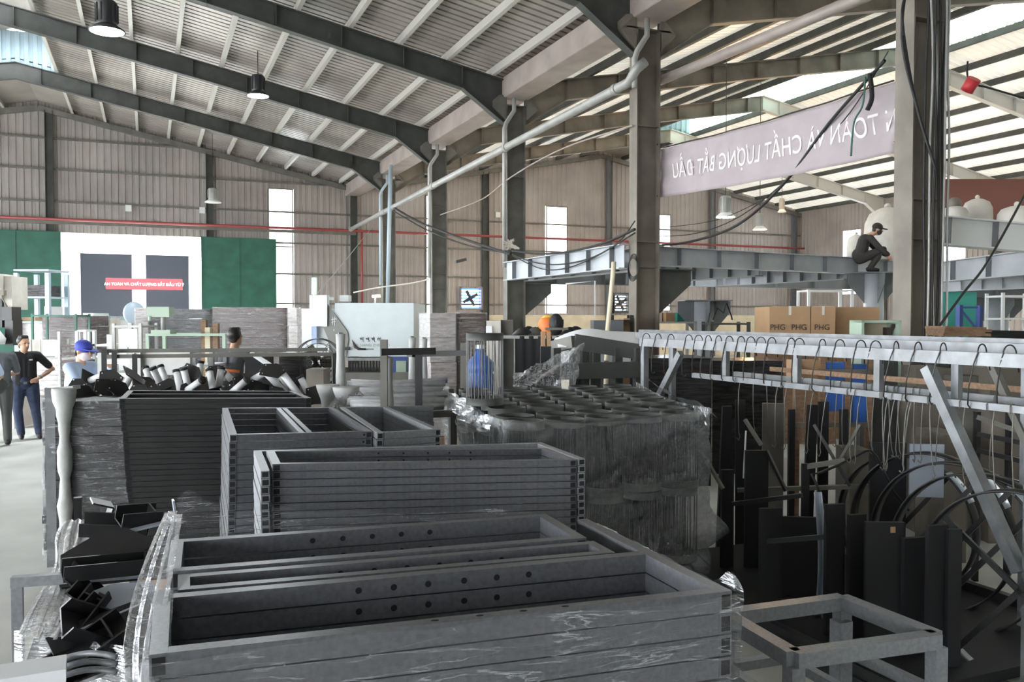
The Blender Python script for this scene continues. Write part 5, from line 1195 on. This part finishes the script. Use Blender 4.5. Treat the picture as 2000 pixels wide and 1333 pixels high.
b = B(); b.tube([PX(763, 322, XV-.5), PX(757, 592, XV-.5)], .07, 10); tag(b.build('blue_pipe', 'pipe_blue'), 'pale blue upright pipe on the farthest valley column', 'pipe')
# red sprinkler pipe on the back wall
b = B(); b.tube([(XL+.2, YB-.62, 5.72), (XR-.2, YB-.62, 5.72)], .055, 8)
for x in (-9, -3.6, 2.6, 8.2, 14, 20.4, 26): b.box((x, YB-.44, 5.72), (.06, .32, .05))
p = PY(692, 458, YB-.5); b.tube([(p.x+.3, YB-.62, 5.72), (p.x+.3, YB-.62, 2.2)], .05, 8); tag(b.build('fire_pipe', 'red_pipe'), 'dark red fire pipe running level across the back wall', 'pipe')
# banner between the first two columns, letters showing through from its far side
bn = thing('banner', 'faded pink cloth banner with pale mirrored lettering hung between two columns', 'banner', (XV+.34, 10.4, 4.1))
BX = XV+.34
tl, tr = PX(1286, 292, BX), PX(1750, 160, BX); bl, br = PX(1286, 386, BX), PX(1750, 299, BX)
def bf(u, v):
    p = lerp(lerp(tl, tr, u), lerp(bl, br, u), v); w = .03*math.sin(v*14+u*5)*(math.exp(-u*6)+math.exp(-(1-u)*7))+.018*math.sin(u*26+v*4)
    return p+Vector((w, 0, -.05*math.sin(math.pi*u)*(1 if v < .02 else .8)))
b = B(); b.sheet(bf, 70, 16); b.build('cloth', 'banner_cloth', bn, solid=.004)
ln = (tr-tl).length; d = (tl-tr).normalized(); 
b = B(); b.tube([bf(i/20, 0)+Vector((-.02, 0, .012)) for i in range(21)], .012, 6); b.build('edge_cord', 'black_steel', bn)
for a, c in ((tl, (XV+.2, 13.38-.1, tl.z+.05)), (tr, (XV+.2, 7.4+.1, tr.z+.05)), (bl, (XV+.2, 13.38-.1, bl.z))):
    b = B(); b.tube([a, Vector(c)], .012, 6); b.build('tie_cord', 'black_steel', bn)
cu = bpy.data.curves.new('t', 'FONT'); cu.body = 'AN TOÀN VÀ CHẤT LƯỢNG BẮT ĐẦU'; cu.size = .40; cu.align_x = 'LEFT'; cu.extrude = .0; cu.space_character = 1.05; cu.offset = .002
o = bpy.data.objects.new('t', cu); C.objects.link(o); bpy.context.view_layer.update()
me = bpy.data.meshes.new_from_object(o.evaluated_get(bpy.context.evaluated_depsgraph_get())); bpy.data.objects.remove(o)
tw = max(v.co.x for v in me.vertices); hh_ = .40
yT, yU = PX(1716, 250, BX).y, PX(1316, 330, BX).y           # T of the second word .. end of the last word
uU = (yU-tl.y)/(tr.y-tl.y); uT = (yT-tl.y)/(tr.y-tl.y); fT = .098; uA = uT+(uT-uU)*fT/(1-fT); uB = uU
for v in me.vertices:                                 # run from the near end away from the camera: mirrored for this viewer
    u = lerp(uA, uB, v.co.x/tw); vv = .66-(v.co.y)/.95
    q = bf(u, vv); v.co = Vector((BX-.012+q.x-BX, q.y, q.z))-bn.location
me.materials.append(M['banner_letter']); lo = bpy.data.objects.new('lettering', me); C.objects.link(lo); lo.parent = bn
# red banner across the yard
rb = thing('banner', 'red banner with white lettering on the building seen through the doorway', 'banner', PY(312, 560, Yf-.25))
q0, q1 = PY(206, 543, Yf-.3), PY(357, 567, Yf-.3)
b = B(); b.box(((q0.x+q1.x)/2, Yf-.2, (q0.z+q1.z)/2), (q1.x-q0.x, .02, abs(q0.z-q1.z))); b.build('cloth', 'red_cloth', rb)
words(rb, 'AN TOÀN VÀ CHẤT LƯỢNG BẮT ĐẦU TỪ Ý', .195, rb.matrix_basis.inverted() @ Matrix.Translation(((q0.x+q1.x)/2, Yf-.22, (q0.z+q1.z)/2-.02)) @ Matrix.Rotation(R(90), 4, 'X'), 'white_paint', 'lettering')
# exhaust fans in the back wall
for k, (fb, m, lab) in enumerate(((FAN, 'fan_blue', 'wall exhaust fan with blue-lit louvres, right of the fourth column'), (FAN2, 'far_dark', 'dark louvred wall fan beside the second column'))):
    x0, x1, z0, z1 = fb; t = thing('wall_fan', lab, 'fan', ((x0+x1)/2, YB, z0)); cx = (x0+x1)/2; cz = (z0+z1)/2
    b = B()
    for x in (x0, x1): b.box((x, YB-.08, cz), (.07, .3, z1-z0+.07))
    for z in (z0, z1): b.box((cx, YB-.08, z), (x1-x0, .3, .07))
    b.build('fan_frame', 'galv' if k == 0 else 'steel_dark', t)
    for j in range(7):
        b = B(); b.box((cx, YB+.02, z0+(j+.5)*(z1-z0)/7), (x1-x0-.04, .012, (z1-z0)/7*.7), m=Matrix.Rotation(.5, 4, 'X')); b.build('louvre', m, t)
    for j in range(4):
        b = B(); a = j*math.pi/2+.5; b.box((cx+.2*math.cos(a), YB-.07, cz+.2*math.sin(a)), (.4, .02, .14), m=Matrix.Rotation(-a, 4, 'Y')); b.build('blade', 'steel_dark', t)
    b = B(); b.tube([(cx, YB-.12, cz), (cx, YB-.03, cz)], .07, 10); b.build('hub', 'steel_dark', t)
for px, py, lab, nme in ((251, 407, 'small white box light high on the back wall, left', 'wall_light'), (395, 411, 'tiny bright lamp above the right end of the doorway', 'wall_light'), (972, 420, 'small pale notice plate on the back wall behind the third column', 'wall_plate')):
    p = PY(px, py, YB-.12); b = B(); b.box(p, (.22, .12, .24)); tag(b.build(nme, 'white_paint'), lab, 'light' if nme == 'wall_light' else 'plate')
# cables
def cable(pts, lab, r=.012, m='rubber', nme='cable'):
    b = B(); P = [Vector(p) for p in pts]; out = []
    for i in range(len(P)-1):
        p0, p1, p2, p3 = P[max(i-1, 0)], P[i], P[i+1], P[min(i+2, len(P)-1)]
        for k in range(6):
            t = k/6; out.append(.5*((2*p1)+(p2-p0)*t+(2*p0-5*p1+4*p2-p3)*t*t+(3*p1-p0-3*p2+p3)*t**3))
    out.append(P[-1]); b.tube(out, r, 6); return tag(b.build(nme, m), lab, 'cable')
X1 = XV-.45
cable([PX(768, 405, X1), PX(815, 432, X1), PX(880, 458, X1), PX(950, 482, X1), PX(998, 497, X1)], 'thick black cable sagging between the farthest and third columns', .035)
cable([PX(768, 412, X1), PX(825, 445, X1), PX(890, 472, X1), PX(950, 488, X1), PX(998, 492, X1)], 'second black cable sagging below the thick one, farther columns', .022)
cable([PX(1000, 490, X1), PX(1050, 496, X1), PX(1110, 492, X1), PX(1180, 475, X1), PX(1240, 448, X1)], 'thick black cable sagging between the third and second columns', .024)
cable([PX(1000, 497, X1), PX(1040, 512, X1), PX(1090, 517, X1), PX(1160, 502, X1), PX(1240, 455, X1)], 'lower black cable sagging between the third and second columns', .014)
cable([PX(1002, 500, X1), PX(1060, 526, X1), PX(1120, 520, X1), PX(1200, 480, X1), PX(1240, 432, X1)], 'lowest black cable sagging between the third and second columns', .012)
cable([PX(1284, 480, XV+.5), PX(1350, 472, XV+.5), PX(1440, 440, XV+.5), PX(1530, 360, XV+.4), PX(1620, 240, XV+.3), PX(1728, 118, XV+.1)], 'bundle of black cables rising from the second column across the banner', .022)
cable([PX(1284, 462, XV+.5), PX(1360, 456, XV+.5), PX(1450, 420, XV+.5), PX(1560, 330, XV+.4), PX(1660, 220, XV+.3), PX(1735, 100, XV+.1)], 'thin black cable above the bundle crossing the banner', .008)
cable([PX(1284, 446, XV+.5), PX(1400, 430, XV+.5), PX(1500, 385, XV+.5)], 'thin sagging wire right of the second column', .006)
cable([D(1822, 655, 9.2), D(1880, 575, 9.4), D(1930, 510, 9.6), D(2010, 365, 10)], 'taut black cable slanting up to the right edge', .014)
cable([PX(1690, 150, XV+.1), PX(1685, 205, XV+.1), PX(1668, 240, XV+.12), PX(1662, 305, XV+.1)], 'dark green strap hanging before the banner', .012, 'green_door', 'hanging_strap')
cable([PX(1699, 145, XV+.1), PX(1703, 190, XV+.1), PX(1694, 215, XV+.1)], 'short black rag tied to the cable before the banner', .03, 'cloth_black', 'tied_rag')
cable([D(607, 588, 15), D(645, 545, 18), D(690, 490, 24), D(730, 440, 30)], 'thin blue-grey line rising from the signal lamp', .008, 'pipe_grey')
cable([D(690, 572, 22), D(740, 562, 22), D(800, 554, 22), D(838, 546, 22)], 'pale pipe line strung behind the machine tool', .02, 'bag_white')
cable([D(860, 420, 26), D(940, 390, 24), D(1000, 345, 20), D(1100, 290, 18), D(1236, 245, 15.2)], 'pale thin conduit stretched between the columns', .016, 'gutter')
cable([D(1890, 120, 13), D(1890, 150, 13), D(1905, 165, 13), D(1925, 170, 13), D(1960, 180, 13), D(2010, 195, 13)], 'black cable with a red reel at the upper right', .015)
b = B(); p = D(1896, 166, 13); b.lathe([(.1, -.1), (.1, .1)], p, 12, Matrix.Rotation(.7, 4, 'X')); tag(b.build('cable_reel', 'red'), 'small red reel on the cable at the upper right', 'reel')
# cable runs and ladder up the nearest and second columns
random.seed(31)
for k in range(8):
    x = XV-.12+k*.045; y = 7.4-.17; top = 6.8+random.uniform(-.3, .3); pts = [(x+random.uniform(-.02, .02), y-.01*(k % 3), .6)]
    for z in (1.5, 2.4, 3.2, 4.0, 4.8, 5.6): pts.append((x+random.uniform(-.025, .025), y-.03-.02*(k % 3), z))
    pts.append((x+random.uniform(-.1, .1), y, top)); cable(pts, 'grey cable tied up the web of the nearest column', .014, 'pipe_grey' if k % 2 else 'rubber')['group'] = 'cables up the nearest column'
for k in range(3):
    cable([(XV-.3, 7.3, 5.7+k*.1), (XV-.5, 7.2, 5.3-k*.1), (XV-.28, 7.2, 4.4), (XV-.05, 7.1, 3.6)], ['upper', 'middle', 'lower'][k]+' loop of loose cable on the nearest column', .016)
b = B(); q = PX(1236, 525, XV-.42)
for k in range(5): b.tube([q+Vector((.01*k, .17*math.cos(a)+.01*k, .2*math.sin(a)+.02*k-.02)) for a in [2*math.pi*i/24 for i in range(25)]], .007, 5, cap=False)
tag(b.build('cable_coil', 'rubber'), 'coil of black cable hung on the second column', 'cable coil')
p = PX(1000, 480, XV-.5); b = B(); random.seed(2)
for k in range(9): b.tube([p+Vector((0, random.uniform(-.5, .5), random.uniform(-.12, .15))) for _ in range(4)], .022, 5)
tag(b.build('cable_bundle', 'steel_brown'), 'knotted bundle of cable ends on the third column', 'cable bundle')
p = D(890, 512, 24); b = B(); b.bar(p, p+Vector((.3, 0, .08)), .12, .08); tag(b.build('wall_bracket', 'steel_dark'), 'dark bent bracket on a wire before the back wall, above the blue-lit fan', 'bracket')
# ================================================================== people
def limb(b, pts, rad):
    b.tube(pts, rad, 10)
    for p, r in zip(pts, rad): b.ball(p, r*.99, 5)
def hand(b, w, d, n, curl=.6, s=1):
    """palm and five fingers at wrist w, pointing along d, palm facing n"""
    d = Vector(d).normalized(); n = Vector(n); n = (n-d*n.dot(d)).normalized(); k = d.cross(n)*s; w = Vector(w)
    b.tube([w, w+d*.04, w+d*.085], [.026, .034, .036], 8); b.ball(w+d*.085, .034, 4, (1, 1, .8))
    for i, (o, L) in enumerate(((-.03, .07), (-.011, .08), (.009, .075), (.028, .058))):
        p0 = w+d*.085+k*o; p1 = p0+(d+n*.15*curl)*L*.5; p2 = p1+(d*(1-curl*.6)+n*curl)*L*.5; b.tube([p0, p1, p2], [.0105, .0095, .008], 6); b.ball(p2, .008, 3)
    p0 = w+d*.03-k*.028; p1 = p0+(d*.7-k*.7)*.035; p2 = p1+(d+n*.3)*.03; b.tube([p0, p1, p2], [.013, .011, .009], 6); b.ball(p2, .009, 3)
def remesh(o, v=.011, it=6):
    m = o.modifiers.new('skin', 'REMESH'); m.mode = 'VOXEL'; m.voxel_size = v; m.use_smooth_shade = True
    s = o.modifiers.new('smooth', 'SMOOTH'); s.factor = .5; s.iterations = it
def person(label, loc, face, J, top='black_cloth', legs='jeans', shoes='black_matte', hair='hair', sleeve=.55, cap=None, mask=False, hands=((0, 0, -1), (0, 0, -1)), scale=1, loose=1.0, extra=None, long_sleeve=False, skin='skin', facefeat=True):
    """J: joints as (side, forward, up) metres: hip, chest, neck, head, sh, el, wr, hp, kn, an for R and L; face: world direction faced"""
    f = Vector((face[0], face[1], 0)).normalized(); rz = math.atan2(f.y, f.x)-math.pi/2
    t = thing('person', label, 'person', loc, rz)
    V = {k: Vector(v)*scale for k, v in J.items()}
    b = B()
    hd = V['head']; lk = J.get('look', (0, 1, 0)); lk = Vector(lk).normalized(); sdv = lk.cross(Vector((0, 0, 1))).normalized(); upl = sdv.cross(lk)
    hm = Matrix((sdv, lk, upl)).transposed().to_4x4()
    b.ball(hd+hm @ Vector((0, -.012, .025)), .092, 8, (.84, 1.02, 1.05), hm); b.ball(hd+hm @ Vector((0, .022, -.04)), .07, 7, (.86, .95, 1.15), hm)
    b.tube([hd+hm @ Vector((0, .088, .02)), hd+hm @ Vector((0, .112, -.018)), hd+hm @ Vector((0, .095, -.03))], [.009, .016, .014], 6)
    for s in (-1, 1):
        b.ball(hd+hm @ Vector((s*.083, -.008, -.005)), .024, 4, (.35, .7, 1.1), hm)
        b.ball(hd+hm @ Vector((s*.032, .078, .038)), .018, 4, (1.3, .6, .45), hm)
    b.ball(hd+hm @ Vector((0, .084, -.055)), .022, 4, (1.2, .5, .5), hm)
    limb(b, [hd+hm @ Vector((0, -.02, -.05)), V['neck'], V['chest']+Vector((0, 0, .08))], [.054, .058, .085])
    limb(b, [V['chest'], lerp(V['chest'], V['hip'], .5), V['hip']], [.1, .092, .1])
    limb(b, [V['neck']*.4+V['chest']*.6, V['shR']], [.08, .062]); limb(b, [V['neck']*.4+V['chest']*.6, V['shL']], [.08, .062])
    for s in 'RL':
        limb(b, [V['sh'+s], lerp(V['sh'+s], V['el'+s], .5), V['el'+s], lerp(V['el'+s], V['wr'+s], .35), V['wr'+s]], [.056, .049, .04, .041, .026])
        d = V['wr'+s]-V['el'+s]; hd_ = J.get('hd'+s); hand(b, V['wr'+s], hd_ if hd_ else d, hands[0 if s == 'R' else 1], .6, 1 if s == 'R' else -1)
        limb(b, [V['hp'+s], lerp(V['hp'+s], V['kn'+s], .5), V['kn'+s], lerp(V['kn'+s], V['an'+s], .35), V['an'+s]], [.09, .078, .055, .055, .036])
    body = b.build('body', skin, t, world=False); remesh(body, .0095)
    if facefeat:
        b = B()
        for s in (-1, 1): b.ball(hd+hm @ Vector((s*.034, .083, .018)), .011, 4, (1.35, .5, .6), hm)
        b.build('eyes', 'hole_black', t, world=False)
        b = B(); b.tube([hd+hm @ Vector((x, .099-abs(x)*.25, -.057)) for x in (-.024, 0, .024)], .0045, 5); b.build('mouth', 'red_pipe', t, world=False)
    k = loose
    b = B(); ch, hp = V['chest'], V['hip']; wd = (V['shL']-V['shR']).normalized(); 
    for off in (-.075, 0, .075):
        limb(b, [ch+wd*off+Vector((0, 0, .07)), lerp(ch, hp, .5)+wd*off*.9, hp+wd*off*.95-Vector((0, 0, .04))], [.105*k, .115*k, .125*k])
    limb(b, [V['shR']*.96+V['shL']*.04, V['shL']*.96+V['shR']*.04], [.072, .072]); limb(b, [lerp(V['neck'], ch, .25), ch], [.068, .1])
    for s in 'RL':
        e = lerp(V['sh'+s], V['el'+s], 1.0 if long_sleeve else sleeve*1.5)
        limb(b, [V['sh'+s], lerp(V['sh'+s], e, .5), e]+([lerp(V['el'+s], V['wr'+s], .93)] if long_sleeve else []), [.07, .066, .063]+([.048] if long_sleeve else []))
    sh = b.build('shirt', top, t, world=False); remesh(sh, .012)
    b = B()
    for s in 'RL':
        limb(b, [V['hp'+s], lerp(V['hp'+s], V['kn'+s], .5), V['kn'+s], lerp(V['kn'+s], V['an'+s], .4), V['an'+s]], [.118, .1, .076, .07, .062])
    limb(b, [V['hpR']+Vector((0, 0, .06)), V['hpL']+Vector((0, 0, .06))], [.115, .115]); b.ball(V['hip']-Vector((0, .01, .0)), .155, 8); tr = b.build('trousers', legs, t, world=False); remesh(tr, .012)
    for s in 'RL':
        b = B(); a = V['an'+s]; tf_ = Vector(J.get('toe'+s, (0, 1, 0))).normalized()
        limb(b, [a+Vector((0, 0, -.03))-tf_*.05, a+Vector((0, 0, -.04))+tf_*.06, a+Vector((0, 0, -.05))+tf_*.15], [.045, .045, .035]); sh_ = b.build('shoe', shoes, t, world=False); remesh(sh_, .009, 2)
    if cap is None:
        b = B(); b.ball(hd+hm @ Vector((0, -.046, .052)), .098, 9, (.94, 1.0, 1.0), hm)
        for i in range(9): a = i*.7; b.ball(hd+hm @ Vector((.045*math.cos(a), -.03+.055*math.sin(a), .115)), .034, 4)
        b.ball(hd+hm @ Vector((0, -.07, -.01)), .06, 6, (1.1, .7, 1.1), hm); h_ = b.build('hair', hair, t, world=False); remesh(h_, .008, 3)
    else:
        b = B(); b.ball(hd+hm @ Vector((0, -.012, .055)), .104, 9, (.92, 1.04, .85), hm)
        b.prism([(.085*math.cos(a), .02+.15*math.sin(a)) for a in [math.pi*i/12 for i in range(13)]], .012, hm, hd+hm @ Vector((0, .03, .045))); c_ = b.build('cap', cap, t, world=False)
        b = B(); b.ball(hd+hm @ Vector((0, -.06, -.01)), .065, 6, (1.1, .7, 1.2), hm); b.build('hair', hair, t, world=False)
    if mask:
        b = B(); b.ball(hd+hm @ Vector((0, .035, -.045)), .078, 7, (.92, .9, .85), hm); b.build('face_mask', mask, t, world=False)
    if extra: extra(t, V, hm)
    return t
def stand(lean=0, **k):
    J = dict(hip=(0, 0, .96), chest=(0, lean*.5, 1.27), neck=(0, lean, 1.46), head=(0, lean*1.15+.03, 1.59), shR=(.19, lean*.8, 1.4), shL=(-.19, lean*.8, 1.4), elR=(.24, lean*.8-.03, 1.12), elL=(-.24, lean*.8-.03, 1.12), wrR=(.25, lean+.08, .88), wrL=(-.25, lean+.08, .88),
             hpR=(.1, 0, .9), hpL=(-.1, 0, .9), knR=(.11, .02, .49), knL=(-.11, .02, .49), anR=(.12, 0, .09), anL=(-.12, 0, .09)); J.update(k); return J
def belt(t, V, hm):
    b = B(); b.lathe([(.158, -.02), (.162, .0), (.158, .02)], V['hip']+Vector((0, 0, -.01)), 20, Matrix.Diagonal((1.12, .86, 1, 1))); b.build('belt', 'black_matte', t, world=False)
    b = B(); b.box(V['hip']+Vector((0, .14, -.01)), (.05, .02, .04)); b.build('buckle', 'galv', t, world=False)
    b = B(); b.lathe([(.034, -.008), (.034, .008)], lerp(V['wrL'], V['elL'], .12), 12, (V['wrL']-V['elL']).to_track_quat('Z', 'Y').to_matrix().to_4x4()); b.build('wrist_watch', 'galv', t, world=False)
    b = B(); p = V['chest']+Vector((-.085, .135, .06)); b.box(p, (.05, .012, .02)); b.build('chest_emblem', 'white_paint', t, world=False)
gp = G(50, 858, 0)
person('man in a black polo shirt and blue jeans, left hand on his hip', gp, -fwd*.85+rgt*.55,
       stand(elR=(.27, -.12, 1.14), wrR=(.3, -.12, .9), elL=(-.42, -.06, 1.16), wrL=(-.2, .12, 1.02), hdL=(.8, .5, -.35), look=(-.45, 1, -.05), knL=(-.15, .02, .49), anL=(-.2, .02, .09), anR=(.06, -.05, .09)), 'black_cloth', 'jeans', 'black_matte', hands=((0, -1, 0), (0, -1, .2)), extra=belt, sleeve=.5, scale=.985)
gp = G(-2, 872, 0)
person('man in a grey T-shirt, back turned, cut by the left edge', gp, fwd*.8-rgt*.55,
       stand(elR=(.27, .05, 1.14), wrR=(.12, .22, 1.08), head=(-.1, .05, 1.6), neck=(-.06, .02, 1.46)), 'grey_cloth', 'steel_dark', 'black_matte', hands=((-1, 0, 0), (0, 0, -1)))
gp = G(-42, 890, 0)
person('person in a pale blue shirt, only a sleeve showing at the left edge', gp, fwd*.5-rgt*.3, stand(elR=(.3, .05, 1.14), wrR=(.2, .24, 1.05)), 'blue_cloth', 'jeans')
gp = D(150, 700, 10.5); gp.z = 0
person('worker in blue cap and pale blue shirt behind the wrapped cage', gp, rgt*.95-fwd*.25,
       stand(lean=.06, elR=(.2, .22, 1.16), wrR=(.14, .42, 1.2), hdR=(-.2, .6, .5), elL=(-.2, .3, 1.2), wrL=(-.1, .4, 1.38), hdL=(.2, .15, 1), look=(0, 1, -.25)), 'blue_cloth', 'jeans', cap='cap_blue', mask='mask_white', long_sleeve=True, hands=((0, -.5, -1), (0, -1, 0)))
def band(t, V, hm):
    b = B(); b.tube([V['chest']+Vector((x, -.165+x*x*1.2, -.06-x*.12)) for x in (-.2, -.12, -.04, .04, .12, .2)], .02, 8); b.build('reflective_band', 'orange', t, world=False)
gp = D(446, 700, 11.3); gp.z = 0
person('dark-haired worker in a grey shirt with an orange band, seen from behind', gp, fwd*.95+rgt*.25,
       stand(lean=.12, elR=(.3, .2, 1.15), wrR=(.22, .42, 1.1), elL=(-.3, .2, 1.15), wrL=(-.2, .42, 1.1)), 'grey_cloth', 'steel_dark', long_sleeve=True, extra=band, scale=1.09)
gp = D(1700, 533, 18.15)
Jq = dict(hip=(0, -.2, .34), chest=(0, -.12, .58), neck=(0, 0, .73), head=(0, .12, .83), shR=(.17, -.04, .66), shL=(-.17, -.04, .66), elR=(.2, .14, .44), elL=(-.2, .16, .44), wrR=(.12, .3, .33), wrL=(-.12, .32, .34), hdR=(0, .5, -.8), hdL=(0, .5, -.8),
          hpR=(.1, -.18, .27), hpL=(-.1, -.18, .27), knR=(.14, .2, .43), knL=(-.14, .22, .43), anR=(.1, -.02, .09), anL=(-.1, .02, .09), look=(0, 1, -.25))
person('worker in dark clothes and cap squatting on the post cap under the long beam', gp+Vector((0, 0, .005)), rgt*.97-fwd*.2, Jq, 'dark_cloth', 'dark_cloth', 'black_matte', cap='dark_cloth', mask='dark_cloth', long_sleeve=True, loose=1.05, scale=1.08)
